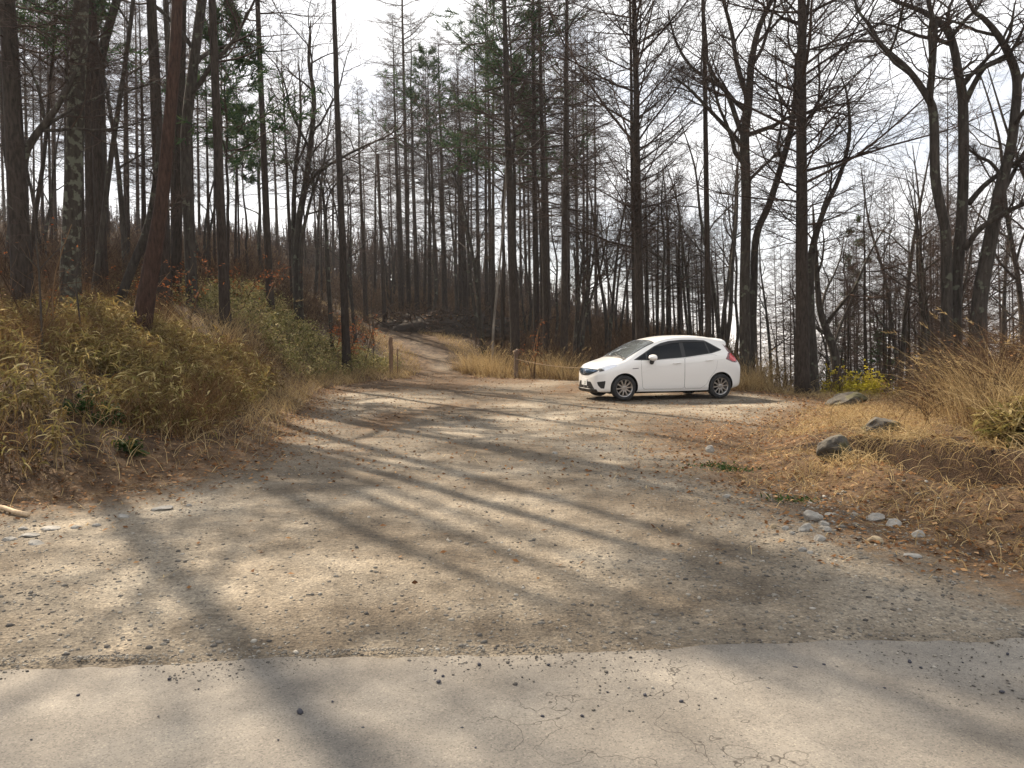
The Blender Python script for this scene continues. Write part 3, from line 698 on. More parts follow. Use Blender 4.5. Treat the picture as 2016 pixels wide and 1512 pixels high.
s1 = rooted(poly([(1600, 790), (1596, 700), (1592, 600), (1598, 500), (1620, 420), (1652, 350), (1672, 270), (1668, 190), (1655, 150)], 21.6))
decid_tree('oak_tree', 'crooked bare tree pressed against the right side of the big fan-branched larch', 'tree', [s1], [[.22, .18, .16, .10, .07, .06, .05, .03, .015]], 24, 'oak_bark', (7, 7, 6), .28, .05, t0=.45)
s1 = rooted(poly([(1656, 760), (1645, 710), (1627, 650), (1613, 600), (1606, 500), (1600, 400)], 25)); s2 = poly([(1640, 690), (1655, 640), (1672, 600), (1690, 560)], 25, [0, .2, .3, .5])
decid_tree('oak_tree', 'stout dark trunk leaning left above the yellow bush', 'tree', [s1, s2], [[.16, .14, .12, .10, .07, .02], [.05, .04, .03, .015]], 25, 'oak_bark', (7, 7, 6), .4, .04)
# the large three-stemmed tree on the right
D3 = 18.
s1 = rooted(poly([(1868, 700), (1864, 600), (1862, 466), (1850, 400), (1841, 344), (1838, 228), (1825, 190), (1790, 140), (1755, 108), (1732, 85), (1712, 50), (1690, 20), (1670, -40)], D3, [0, 0, 0, 0, 0, 0, .1, .2, .3, .4, .5, .6, .8]))
s1b = poly([(1830, 205), (1835, 159), (1839, 100), (1841, 53), (1828, 0), (1822, -90)], D3, [0, -.2, -.4, -.5, -.7, -1])
s2 = rooted(poly([(1884, 700), (1880, 608), (1888, 503), (1896, 370), (1896, 212), (1888, 150), (1870, 69), (1833, 32), (1795, 14), (1759, 0), (1700, -40)], D3 + .25, [0, 0, 0, 0, 0, 0, .2, .4, .6, .8, 1.]))
s2b = poly([(1899, 205), (1918, 165), (1939, 132), (1965, 118), (1991, 100), (2008, 70), (2030, 20)], D3 + .25, [0, -.2, -.4, -.5, -.7, -.8, -1])
s2c = poly([(1872, 75), (1900, 40), (1928, 10), (1950, -50)], D3 + .3, [0, -.2, -.3, -.5])
s3 = rooted(poly([(1918, 700), (1928, 603), (1944, 503), (1970, 370), (1988, 300), (1997, 238), (2002, 159), (1985, 105), (1960, 63), (1935, 35), (1917, 21), (1890, -30)], D3 - .2, [0, 0, 0, 0, 0, 0, 0, -.2, -.3, -.4, -.5, -.6]))
s3b = poly([(1965, 395), (1990, 350), (2016, 300), (2050, 250)], D3 - .2, [0, .2, .4, .6])
s4 = poly([(1900, 490), (1925, 455), (1954, 434), (1985, 415), (2016, 402), (2060, 380)], D3 - .1, [0, -.3, -.5, -.7, -.9, -1.2])
s5 = poly([(1906, 402), (1935, 368), (1965, 344), (1990, 325), (2016, 312), (2050, 290)], D3 + .3, [0, -.1, -.3, -.4, -.6, -.8])
s6 = poly([(1975, 350), (1950, 320), (1930, 310), (1908, 295)], D3 - .2, [0, -.1, -.2, -.3])
decid_tree('oak_tree', 'large bare tree with three dark stems forking from one base at right', 'tree', [s1, s1b, s2, s2b, s2c, s3, s3b, s4, s5, s6],
           [[0.163, 0.126, 0.111, 0.111, 0.107, 0.100, 0.081, 0.070, 0.063, 0.056, 0.044, 0.033, 0.015], [0.063, 0.059, 0.056, 0.052, 0.044, 0.022], [0.178, 0.141, 0.122, 0.118, 0.111, 0.096, 0.089, 0.067, 0.052, 0.044, 0.022], [0.074, 0.063, 0.056, 0.048, 0.044, 0.033, 0.015], [0.052, 0.041, 0.030, 0.015],
            [0.192, 0.170, 0.155, 0.130, 0.111, 0.104, 0.096, 0.081, 0.067, 0.052, 0.044, 0.022], [0.059, 0.048, 0.037, 0.022], [0.074, 0.063, 0.059, 0.052, 0.044, 0.022], [0.070, 0.059, 0.052, 0.048, 0.044, 0.022], [0.044, 0.037, 0.033, 0.026]], 26, 'oak_bark', (8, 6, 5), .30, .04, t0=.4, tw=.018)

# --- filler: the wood behind.  skyline of the photograph: nothing rises above these rows
SKY = np.array([(-700, -200), (0, -200), (440, -100), (470, 130), (560, 110), (600, 80), (650, 150), (700, 180), (735, 60), (790, 20), (845, 70), (880, 55), (930, 60), (950, -100), (1170, -60), (1190, 210), (1240, 290), (1300, 300), (1345, 390), (1420, 400), (1500, 380), (1640, 420), (1700, 370), (1745, 440), (1800, 420), (1860, 300), (1930, 340), (2016, 330), (2700, 250)])
REG = [(640, 'slender bare larch in the dim wood on the left slope', 'slender larches on the left slope'),
       (1130, 'slender bare larch in the wood behind the footpath and brush pile', 'slender larches behind the footpath'),
       (1460, 'slender bare larch in the thin wood behind the white car', 'slender larches behind the white car'),
       (9999, 'slender bare larch on the falling slope right of the white car', 'slender larches right of the white car')]
def fillers():
    r = RNG(77); n = 0; kinds = ['crown_1', 'crown_2', 'crown_3', 'tall_1', 'tall_3', 'full_2', 'full_3', 'crown_4', 'full_4']
    used = []
    spec = [(0, 420, 30, 24, 62), (420, 640, 11, 34, 70), (640, 800, 9, 44, 72), (800, 1000, 12, 42, 68), (1000, 1200, 13, 40, 64), (1200, 1460, 28, 36, 62), (1460, 1700, 15, 36, 58), (1700, 2016, 32, 26, 54), (-320, 0, 9, 18, 45), (2016, 2300, 7, 22, 45)]
    for a, b, m, d0, d1 in spec:
        k = 0
        while k < m:
            px = r.uniform(a, b); d = d0 + (d1 - d0) * r.random() ** .8
            x, y, z = pxd(px, d)
            if segdist(PATH_C, np.array([x]), np.array([y]))[0] < 1.8: continue
            if any(abs(px - u) < 4.5 + 90 / d and abs(d - v) < 5 for u, v in used): continue
            used.append((px, d)); k += 1
            ys = np.interp(px, SKY[:, 0], SKY[:, 1]) + abs(r.normal(0, 45)) + 4
            zt = pxw(px, ys, d)[2]; Ht = np.clip(zt - z, 6, 25) * r.uniform(.9, 1.0)
            lab, grp = [(l, g) for lim, l, g in REG if px < lim][0]
            rad = np.clip(.040 + .0034 * Ht + r.normal(0, .02), .04, .14)
            kd = kinds[r.integers(len(kinds))]
            place('larch_tree', lab, 'tree', px, d, rad * 2 * F_PX / d, px + r.normal(-7, 6), kd, ytop=ys, H_=Ht, group=grp, spin=r.uniform(0, 6.28))
fillers()
# bare broadleaf fillers
DP = []
def decid_fillers():
    r = RNG(5)
    protos = []
    for s in range(4):
        rq = RNG(300 + s); stems = []; rads = []
        for q in range(1 + s % 3):
            a = rq.uniform(0, 6.28); sp = .12 if s % 3 else 0
            z = np.linspace(0, 9, 6); k = np.linspace(0, 1, 6)
            P = np.column_stack([np.cos(a) * z * (sp + .08 * k) + np.cumsum(rq.normal(0, .12, 6)) * (k > 0), np.sin(a) * z * (sp + .08 * k) + np.cumsum(rq.normal(0, .12, 6)) * (k > 0), z - .3 * (k == 0)])
            stems.append(P); rads.append([.11, .085, .07, .055, .035, .012])
        o = decid_tree('oak_tree', 'x', 'tree', stems, rads, 400 + s, 'oak_bark', (8, 8, 6), .36, .05)
        o.location = (0, 0, 0); protos.append(o)
    spots = [(250, 27), (90, 30), (400, 33), (520, 40), (620, 44), (700, 36), (770, 50), (850, 47), (900, 44), (955, 36), (1040, 41), (1090, 38), (1165, 40), (1195, 33), (1215, 44), (1300, 33), (1318, 40), (1365, 36), (1420, 34), (1440, 42), (1520, 33), (1545, 40), (1625, 36), (1720, 36), (1760, 26), (1815, 30), (1835, 24), (1925, 25), (1960, 28), (1995, 22), (2040, 24), (10, 24)]
    labs = {0: ('small bare broadleaf tree in the dim wood on the left slope', 'bare broadleaf trees on the left slope'), 1: ('small bare broadleaf tree in the wood behind the footpath', 'bare broadleaf trees behind the footpath'),
            2: ('small bare broadleaf tree in the thin wood behind the white car', 'bare broadleaf trees behind the white car'), 3: ('small bare broadleaf tree on the falling slope right of the white car', 'bare broadleaf trees right of the white car')}
    for i, (px, d) in enumerate(spots):
        reg = 0 if px < 640 else 1 if px < 1130 else 2 if px < 1460 else 3
        src = protos[i % 4]
        if i < 4: o = src
        else:
            o = src.copy(); COL.objects.link(o)
            for ch in src.children: c = ch.copy(); COL.objects.link(c); c.parent = o
        o.location = pxd(px, d); o.rotation_euler = (0, 0, r.uniform(0, 6.28)); s = r.uniform(.7, 1.15); o.scale = (s, s, s * r.uniform(.9, 1.2))
        o['label'], o['group'] = labs[reg]
decid_fillers()

# far wood beyond the counted trees: one mass
def far_wood():
    r = RNG(9); n = 1500
    px = r.uniform(-250, 1480, n); d = r.uniform(66, 84, n)
    B = Acc(); T = []
    ok = np.array([pxd(a, b) for a, b in zip(px, d)])
    top = np.interp(px, [-300, 0, 450, 700, 850, 1000, 1200, 1350, 1500], [330, 395, 440, 455, 480, 520, 590, 640, 690])
    zt = np.array([pxw(a, t, b)[2] for a, t, b in zip(px, top + r.normal(0, 14, n), d)])
    Hh = np.clip(zt - ok[:, 2], 1.5, 9)
    k = np.linspace(0, 1, 5)
    P = ok[:, None] + np.stack([r.normal(0, .5, (n, 1)) * k, r.normal(0, .5, (n, 1)) * k, Hh[:, None] * k - .3], -1)
    R = (.04 + .006 * Hh)[:, None] * np.linspace(1, .3, 5)
    B.add(*tubes(P, R, 4))
    Pb, Rb = grow(r, P, R, 14, .1, 1., math.radians(55), .3, lambda t, L: .3 * L * (1.2 - t), 4, .6, .2, .02, .4); B.add(*tubes(Pb, Rb, 3))
    Pc, Rc = grow(r, Pb, Rb, 4, .2, 1., math.radians(50), .3, lambda t, L: .4 * L, 3, .8, .2, .02, .5); B.add(*tubes(Pc, Rc, 3))
    tag(obj('far_woods', B.mesh('far_woods', MT['twig'], False)), 'brown mass of bare far woods along the ridge behind the trees', 'woods', kind='stuff')
far_wood()
# ------------------------------------------------------------------ low plants
def scatter(r, n, box, prob, zoff=0.):
    """n ground points in box=(x0,x1,y0,y1) accepted with prob(x,y,dl,dr)"""
    out = []; got = 0
    for _ in range(60):
        x = r.uniform(box[0], box[1], n * 2); y = r.uniform(box[2], box[3], n * 2)
        z, dl, dr = H(x, y, True)
        k = r.random(n * 2) < prob(x, y, dl, dr)
        out.append(np.column_stack([x, y, z + zoff])[k]); got += k.sum()
        if got >= n: break
    return np.concatenate(out)[:n]
def frust(x, y): return np.abs(x) < .74 * y + 1.0
def arcs(r, base, L, lean, droop, k=5, az=None, azs=None):
    """upright curved stems"""
    n = len(base); a = r.uniform(0, 6.283, n) if az is None else az + r.normal(0, azs, n)
    th = np.abs(r.normal(lean, lean * .5, n)); st = L / (k - 1); p = base.copy(); out = [p]
    for j in range(k - 1):
        d = np.column_stack([np.cos(a) * np.sin(th), np.sin(a) * np.sin(th), np.cos(th)])
        p = p + d * st[:, None]; out.append(p); th = th + droop * r.uniform(.4, 1.5, n); a = a + r.normal(0, .18, n)
    return np.stack(out, 1)
def side_of(r, P):
    d = nrm(P[:, -1] - P[:, 0]); return nrm(np.cross(d, nrm(r.normal(size=d.shape))))
def grass_into(A, r, base, L, w, lean, droop, k=5, mi=0, az=None, azs=None):
    P = arcs(r, base, L, lean, droop, k, az, azs); n = len(P)
    W = np.linspace(1, .12, k)[None] * np.broadcast_to(w, (n,))[:, None] if np.ndim(w) else np.tile(np.linspace(1, .12, k) * w, (n, 1))
    A.add(*blades(P, W, side_of(r, P)), mi); return P
def leaves_into(A, r, P0, L, w, pitch0, droop, k=4, mi=0, az=None):
    """lance-shaped leaves starting at P0"""
    n = len(P0); a = r.uniform(0, 6.283, n) if az is None else az
    th = np.pi / 2 - r.normal(pitch0, .45, n); p = P0.copy(); out = [p]; st = L / (k - 1)
    for j in range(k - 1):
        d = np.column_stack([np.cos(a) * np.sin(th), np.sin(a) * np.sin(th), np.cos(th)]); p = p + d * st[:, None]; out.append(p); th = th + droop * r.uniform(.3, 1.4, n)
    P = np.stack(out, 1); prof = np.array([.35, 1., .8, .05]) if k == 4 else np.interp(np.linspace(0, 1, k), [0, .35, .75, 1], [.3, 1, .7, .05])
    s = np.column_stack([-np.sin(a), np.cos(a), r.normal(0, .45, n)]); A.add(*blades(P, prof[None] * np.broadcast_to(w, (n,))[:, None], nrm(s)), mi)
def flat_leaves(A, r, base, s, mi=0, up=.012):
    """curled fallen leaves: bent quads"""
    n = len(base); a = r.uniform(0, 6.283, n); t = r.normal(0, .45, n)
    u = np.column_stack([np.cos(a), np.sin(a), np.sin(t) * .5]); v = np.column_stack([-np.sin(a), np.cos(a), r.normal(0, .35, n)])
    P = base + np.array([0, 0, up]); s = np.broadcast_to(s, (n,))[:, None]
    c = r.uniform(.0, .35, n)[:, None] * np.array([[0, 0, 1.]])
    V = np.stack([P - u * s, P - v * s * .5 + c * s, P + u * s, P + v * s * .5 + c * s * r.uniform(-.3, 1, (n, 1))], 1)
    V2 = V.reshape(-1, 3); i = np.arange(n)[:, None] * 4
    A.add(V2, [np.concatenate([np.stack([i[:, 0], i[:, 0] + 1, i[:, 0] + 3], -1), np.stack([i[:, 0] + 1, i[:, 0] + 2, i[:, 0] + 3], -1)])], mi)

def sasa(name, label, seed, pts, hmin, hmax, nl=7, lmin=.08, lmax=.23, mats=('sasa', 'sasa_stem'), parent=None):
    r = RNG(seed); A = Acc(); n = len(pts)
    L = r.uniform(hmin, hmax, n); P = arcs(r, pts, L, .35, .16, 4)
    A.add(*blades(P, np.tile(np.linspace(.004, .002, 4), (n, 1)), side_of(r, P)), 1)
    for f, m in ((1., nl), (.72, nl // 2)):
        i = np.repeat(np.arange(n), m); x = f * 3; j = min(int(x), 2); q = P[i, j] + (P[i, j + 1] - P[i, j]) * (x - j)
        q = q + r.normal(0, .025, q.shape)
        leaves_into(A, r, q, r.uniform(lmin, lmax, len(i)), r.uniform(.007, .0145, len(i)), .15, .42, 4, 0)
    me = A.mesh(name, [MT[m] for m in mats], False)
    return tag(obj(name, me, parent), label, None, None, 'stuff')

r = RNG(1001)
def pl(x, y, dl, dr):
    patch = sstep(-.12, .22, fbm(x * 1.1, y * 1.1, 41, 3))
    return (dl > .45) * (dl < 8.5) * frust(x, y) * np.interp(dl, [.45, 1.2, 5, 8.5], [.35, 1, 1, .3]) * (.08 + .92 * patch) * np.interp(y, [5, 12, 15.5, 18], [1, 1, .55, 0])
pts = scatter(r, 3000, (-16, -2.5, 4.5, 18), pl)
tag(sasa('bamboo_grass', 'yellowed dwarf bamboo grass covering the bank left of the gravel lot', 1, pts, .16, .62), cat='bamboo grass')
pts = scatter(r, 520, (3.9, 7.5, 4.6, 8.2), lambda x, y, dl, dr: (dr > 1.3) * (x > np.interp(y, DITCH[::-1, 1], DITCH[::-1, 0]) + .35) * (x < .66 * y + .8) * sstep(-.1, .15, fbm(x * 1.1, y * 1.1, 44)))
tag(sasa('bamboo_grass', 'pale green dwarf bamboo grass right of the dark ditch', 2, pts, .12, .32, 8), cat='bamboo grass')

# brown dead-grass and bramble undergrowth on the forest floor
def undergrowth():
    r = RNG(1002); A = Acc()
    def pf(x, y, dl, dr):
        far = np.hypot(x, y)
        inside_l = (dl > np.interp(y, [30, 37], [3.6, .3])) * np.interp(dl + 3.3 * (y > 36), [3.6, 6], [.35, 1]) * (far < 66)
        inside_r = (dr > .7) * (y > 21.5) * (far < 62)
        return np.clip(inside_l + inside_r, 0, 1) * frust(x, y) * (.35 + .65 * sstep(-.3, .2, fbm(x * .5, y * .5, 51))) * ((segdist(PATH_C, x, y) > 1.2) | (y > 44.2)) * (1 - (x > .33 * y) * (far > 25.5) * .9) * (1 - (np.abs(x + 3.4) < 3.6) * (y > 38) * (y < 46.5)) * np.interp(far, [0, 25, 66], [1, 1, .45])
    P0 = scatter(r, 17000, (-46, 44, 9, 66), pf, -.05)
    far = np.hypot(P0[:, 0], P0[:, 1])
    L = r.uniform(.35, 1.25, len(P0)) * (1 + .5 * (r.random(len(P0)) < .12)) * np.interp(far, [10, 30, 60], [.95, 1, 1.35])
    P = arcs(r, P0, L, .2, .09, 4); W = np.tile(np.linspace(1, .35, 4), (len(P), 1)) * (.0035 + .00022 * far)[:, None]
    A.add(*blades(P, W, side_of(r, P)), 0)
    Pt, _ = grow(r, P, W, 7, .2, 1., math.radians(42), .3, lambda t, L: .12 + L * .36 * (1.1 - .6 * t), 3, .7, .2, .05, .4)
    ff = np.repeat(far, 7); A.add(*blades(Pt, np.tile([1, .8, .3], (len(Pt), 1)) * (.0022 + .00016 * ff)[:, None], side_of(r, Pt)), 0)
    sel = r.random(len(Pt)) < .16
    q = Pt[sel, 1 + r.integers(0, 2)]; flat_leaves(A, r, q, r.uniform(.018, .04, len(q)) * np.interp(ff[sel], [10, 50], [.8, 1.5]), 1, 0)
    tag(obj('undergrowth', A.mesh('undergrowth', [MT['brush'], MT['leaf']], False)), 'brown tangle of dead stems and brambles under the trees', 'undergrowth', kind='stuff')
undergrowth()

def dry_grass():
    r = RNG(1003)
    # left bank toe and its far end
    A = Acc()
    b = scatter(r, 7500, (-9, -2, 6, 29), lambda x, y, dl, dr: (dl > -.12) * (dl < 3.2) * np.interp(y, [6, 9, 13, 17, 29], [.12, .22, .7, 1, .8]) * np.interp(dl, [-.1, .5, 2, 3.2], [.5, 1, .75, .1]))
    grass_into(A, r, b, r.uniform(.18, .55, len(b)), .0036, .5, .32, 5, 0)
    b = scatter(r, 9500, (-13, -3, 6.5, 19), lambda x, y, dl, dr: (dl > .6) * (dl < 7) * sstep(-.2, .2, fbm(x * .7, y * .7, 61)) * np.interp(y, [7, 12], [.5, 1]) * frust(x, y))
    grass_into(A, r, b, r.uniform(.4, 1.0, len(b)), .004, .35, .28, 5, 1)
    tag(obj('dry_grass', A.mesh('dry_grass', [MT['dry_grass'], MT['brown_grass']], False)), 'straw coloured dry grass along the foot of the left bank', 'dry grass', kind='stuff')
    # right verge
    A = Acc()
    b = scatter(r, 15000, (2.3, 12, 4.5, 21), lambda x, y, dl, dr: (dr > -.25) * (dr < 5) * (x < .7 * y + .8) * np.interp(dr, [-.25, .35, 1.5, 5], [.12, .8, 1, .8]) * (segdist(DITCH, x, y) > .46) * (.25 + .75 * sstep(-.25, .15, fbm(x * 1.3, y * 1.3, 63))))
    dr = sdist(RIGHT, b[:, 0], b[:, 1])
    grass_into(A, r, b, r.uniform(.10, .32, len(b)) * np.interp(dr, [0, 1.6, 3], [.75, 1., 1.7]), .0032, .85, .28, 5, 0)
    for bx, by in ((1642, 912), (1735, 862), (1665, 806)):
        q = pxg(bx, by); b = np.column_stack([q[0] + r.normal(0, .3, 260), q[1] - .12 + r.normal(0, .16, 260)]); b = np.column_stack([b, H(b[:, 0], b[:, 1])]); grass_into(A, r, b, r.uniform(.08, .3, len(b)), .0034, .7, .3, 5, 0)
    b = scatter(r, 380, (3.7, 5.6, 5.6, 9.8), lambda x, y, dl, dr: np.exp(-((x - np.interp(y, DITCH[::-1, 1], DITCH[::-1, 0]) - .22) / .1) ** 2))
    grass_into(A, r, b, r.uniform(.2, .5, len(b)), .0036, .8, .5, 6, 0, az=math.pi * 1.05, azs=.5)
    b = scatter(r, 520, (4.2, 12, 5, 16), lambda x, y, dl, dr: (dr > 2.0) * (x < .7 * y + .8) * np.interp(x - .42 * y, [1.0, 2.2], [.05, 1]))
    grass_into(A, r, b, r.uniform(.6, 1.45, len(b)), .0042, .45, .30, 6, 0, az=math.pi * 1.02, azs=.8)
    b = scatter(r, 1500, (3.0, 14, 9, 21), lambda x, y, dl, dr: (dr > .7) * (x < .72 * y + .8) * np.interp(x - .46 * y, [0, 2.2], [.2, 1]))
    grass_into(A, r, b, r.uniform(.2, .6, len(b)), .0036, .5, .28, 5, 1)
    tag(obj('dry_grass', A.mesh('dry_grass', [MT['dry_grass'], MT['brown_grass']], False)), 'golden dry grass covering the verge right of the gravel lot', 'dry grass', kind='stuff')
    # far edge of the lot and both sides of the path
    A = Acc()
    b = scatter(r, 9000, (-16, 9, 20, 52), lambda x, y, dl, dr: np.clip((np.abs(dl - .35) < .75) * (y > 23) + (dr > -.3) * (dr < 1.2) * (y > 20.5), 0, 1) * np.interp(y, [20, 30, 52], [1, .8, .45]))
    d = b[:, 1]; grass_into(A, r, b, r.uniform(.12, .45, len(b)), .003 + .00012 * d, .5, .3, 5, 0)
    tag(obj('dry_grass', A.mesh('dry_grass', [MT['dry_grass']], False)), 'short dry grass fringing the far edge of the lot and the footpath', 'dry grass', kind='stuff')
dry_grass()

def litter():
    r = RNG(1004); A = Acc()
    def pf(x, y, dl, dr):
        e = np.minimum(np.abs(dl), np.abs(dr)); v = np.exp(-(e / .8) ** 2) + (dr > 0) * (dr < 2.2) * .75 + (dl > 0) * (dl < 1.6) * .5
        v = v + (dr < 0) * (dl < 0) * (.10 * (y > 8) + .03 + .35 * np.exp(-((x - 3.4) / 1.9) ** 2 - ((y - 11.5) / 4) ** 2))
        return np.clip(v, 0, 1) * frust(x, y) * (y > 4.6 + .05 * x) * np.interp(y, [5, 12, 26], [1, .8, .35])
    b = scatter(r, 24000, (-12, 12, 4.2, 30), pf)
    flat_leaves(A, r, b, r.uniform(.012, .034, len(b)) * np.interp(b[:, 1], [5, 25], [.9, 1.3]))
    # dead stems and bits of grass lying flat
    b = scatter(r, 3800, (-10, 11, 4.4, 24), pf); n = len(b); a = r.uniform(0, 6.28, n); Ls = r.uniform(.06, .3, n)[:, None]
    u = np.column_stack([np.cos(a), np.sin(a), r.normal(.08, .12, n)]); P = np.stack([b + [0, 0, .008], b + u * Ls * .5 + r.normal(0, .01, b.shape) + [0, 0, .02], b + u * Ls + [0, 0, .01]], 1)
    A.add(*blades(P, np.tile([.0028, .0026, .0012], (n, 1)), nrm(np.cross(u, [0, .3, 1.]))), 1)
    tag(obj('fallen_leaves', A.mesh('fallen_leaves', [MT['leaf'], MT['dry_grass']], False)), 'brown fallen leaves and bits of straw scattered along the edges of the lot', 'fallen leaves', kind='stuff')
litter()

# leafy green-brown growth round the wooden post
def leafy():
    r = RNG(1005); A = Acc()
    b = scatter(r, 1500, (-13, -3.3, 21, 33), lambda x, y, dl, dr: (dl > .35) * (dl < 6.5) * np.interp(dl, [.35, 1.2, 4, 6.5], [.5, 1, .9, .1]) * np.interp(y, [21, 23, 30, 33], [.5, 1, 1, .2]))
    P = arcs(r, b, r.uniform(.3, .85, len(b)), .35, .25, 4); A.add(*blades(P, np.tile([.006, .005, .004, .002], (len(P), 1)), side_of(r, P)), 1)
    i = np.repeat(np.arange(len(P)), 16); t = r.random(len(i)) * 2.99; j = t.astype(int); q = P[i, j] + (P[i, j + 1] - P[i, j]) * (t - j)[:, None] + r.normal(0, .06, (len(i), 3))
    leaves_into(A, r, q, r.uniform(.07, .13, len(i)), r.uniform(.014, .026, len(i)), .0, .3, 4, 0)
    tag(obj('leafy_undergrowth', A.mesh('leafy_undergrowth', [MT['green_mix'], MT['brush']], False)), 'low green and brown leafy growth around the tall wooden post', 'undergrowth', kind='stuff')
leafy()

# bramble tangle on the right bank
def bramble():
    r = RNG(1006); A = Acc()
    b = scatter(r, 1900, (5, 17, 8.5, 24), lambda x, y, dl, dr: (dr > 1.3) * (x < .72 * y + 1) * np.interp(x - .48 * y, [.2, 1.6, 3], [0, .7, 1]))
    hgt = r.uniform(.6, 1.7, len(b)) * np.interp(b[:, 0] - .48 * b[:, 1], [.2, 2.5], [.55, 1.15]); P = arcs(r, b, hgt, .35, .3, 6)
    A.add(*tubes(P, np.tile(np.linspace(.005, .002, 6), (len(P), 1)), 3), 0)
    Pt, Rt = grow(r, P, np.tile(np.linspace(.005, .002, 6), (len(P), 1)), 10, .15, 1., math.radians(58), .35, lambda t, L: .1 + L * .3 * r.random(t.shape), 4, .7, .25, -.02, .4)
    A.add(*tubes(Pt, Rt, 3), 0)
    Pu, Ru = grow(r, Pt, Rt, 4, .2, 1., math.radians(58), .35, lambda t, L: .05 + L * .4, 3, .7, .25, -.05, .5); A.add(*blades(Pu, Ru * 1.2, side_of(r, Pu)), 0)
    q = Pu[r.random(len(Pu)) < .10, 2]; flat_leaves(A, r, q, r.uniform(.012, .03, len(q)), 1, 0)
    tag(obj('bramble_thicket', A.mesh('bramble_thicket', [MT['brush'], MT['leaf']], False)), 'brown bramble tangle on the bank at right below the large forked tree', 'brambles', kind='stuff')
bramble()

# ------------------------------------------------------------------ gravel
def ico():
    t = (1 + 5 ** .5) / 2
    V = nrm(np.array([(-1, t, 0), (1, t, 0), (-1, -t, 0), (1, -t, 0), (0, -1, t), (0, 1, t), (0, -1, -t), (0, 1, -t), (t, 0, -1), (t, 0, 1), (-t, 0, -1), (-t, 0, 1)], float))
    F = np.array([(0, 11, 5), (0, 5, 1), (0, 1, 7), (0, 7, 10), (0, 10, 11), (1, 5, 9), (5, 11, 4), (11, 10, 2), (10, 7, 6), (7, 1, 8), (3, 9, 4), (3, 4, 2), (3, 2, 6), (3, 6, 8), (3, 8, 9), (4, 9, 5), (2, 4, 11), (6, 2, 10), (8, 6, 7), (9, 8, 1)])
    return V, F
def rocks_into(A, r, P, s, flat=.6, mi=0):
    V, F = ico(); n = len(P); a = r.uniform(0, 6.28, n); c, sn = np.cos(a), np.sin(a)
    W = V[None] * r.uniform(.7, 1.25, (n, 12, 1)) * np.stack([r.uniform(.7, 1.4, n), r.uniform(.7, 1.1, n), flat * r.uniform(.6, 1.2, n)], -1)[:, None]
    X = W[..., 0] * c[:, None] - W[..., 1] * sn[:, None]; Y = W[..., 0] * sn[:, None] + W[..., 1] * c[:, None]
    Q = np.stack([X, Y, W[..., 2]], -1) * np.broadcast_to(s, (n,))[:, None, None] + P[:, None]
    A.add(Q.reshape(-1, 3), [(F[None] + 12 * np.arange(n)[:, None, None]).reshape(-1, 3)], mi)
def gravel():
    r = RNG(1007); A = Acc()
    def pf(x, y, dl, dr):
        e = y - 3.59 - .066 * x
        k = np.exp(-e / .55) * .9 + .16 + .5 * sstep(.02, .3, fbm(x * .8, y * .8, 71)) + .6 * np.exp(-((x - 2.3) / .8) ** 2 - ((y - 6) / 2) ** 2)
        return np.clip(k, 0, 1) * (e > .02) * (dl < .3) * (dr < .4) * frust(x, y) * np.interp(y, [3, 7, 20], [1, .8, .25])
    b = scatter(r, 24000, (-9, 8, 3.3, 20), pf)
    s = np.clip(np.exp(r.normal(-5.2, .52, len(b))), .0025, .019); b[:, 2] += s * .1; rocks_into(A, r, b, s, .6, 0)
    b = np.column_stack([r.normal(2.75, .55, 420), r.normal(6.3, .6, 420)]); b = np.column_stack([b, H(b[:, 0], b[:, 1])]); s = np.clip(np.exp(r.normal(-4.5, .5, 420)), .005, .034); rocks_into(A, r, b, s, .55, 0)
    b = scatter(r, 5000, (-7, 9, 9, 27), lambda x, y, dl, dr: (dl < -.1) * (dr < .2) * (.3 + .7 * sstep(-.1, .25, fbm(x * .5, y * .4, 73)))); s = np.clip(np.exp(r.normal(-5.0, .45, len(b))), .004, .026); rocks_into(A, r, b, s, .45, 0)
    x = r.uniform(-3.4, 3.6, 4200); e = 3.59 + .066 * x; y = e + .06 - np.abs(r.normal(0, .40, 4200)) * np.where(x > .25, 1., .22) * (.3 + 1.4 * sstep(-.3, .3, fbm(x * 1.6, x * 0, 77, 3))); ok = y > 2.1
    b = np.column_stack([x, y, np.full(4200, .017)])[ok]; s = np.clip(np.exp(r.normal(-5.6, .45, len(b))), .0018, .010); rocks_into(A, r, b, s, .6, 0)
    tag(obj('gravel', A.mesh('gravel', [MT['stone']], False)), 'loose grey and tan gravel scattered over the lot and the road edge', 'gravel', kind='stuff')
gravel()

def boulder(name, label, px, py, wd, ht, mat, seed, cat='rock', group=None, dep=None, sink=.25):
    r = RNG(seed); p = pxg(px, py); import bmesh
    bm = bmesh.new(); bmesh.ops.create_icosphere(bm, subdivisions=4 if wd > .15 else 3, radius=1)
    dirs = nrm(r.normal(size=(9, 3))); offs = r.uniform(.62, .95, 9)
    for v in bm.verts:
        q = np.array(v.co)
        for d_, o_ in zip(dirs, offs):
            e = q @ d_ - o_
            if e > 0: q = q - d_ * e * .92
        q = q * (1 + .16 * float(fbm(q[0] * 3 + 9 + seed, q[1] * 3 + q[2] * 2.3, seed, 3)))
        v.co = (q[0] * wd / 2, q[1] * (dep or wd * .7) / 2, q[2] * ht / 2 * 1.15)
    me = bpy.data.meshes.new(name); bm.to_mesh(me); bm.free(); me.materials.append(MT[mat])
    me.polygons.foreach_set('use_smooth', np.ones(len(me.polygons), bool)); me.set_sharp_from_angle(angle=math.radians(14))
    o = obj(name, me, None, (p[0], p[1], p[2] + ht * (.5 - sink))); o.rotation_euler = (r.normal(0, .12), r.normal(0, .12), r.uniform(-.5, .5))
    return tag(o, label, cat, group)
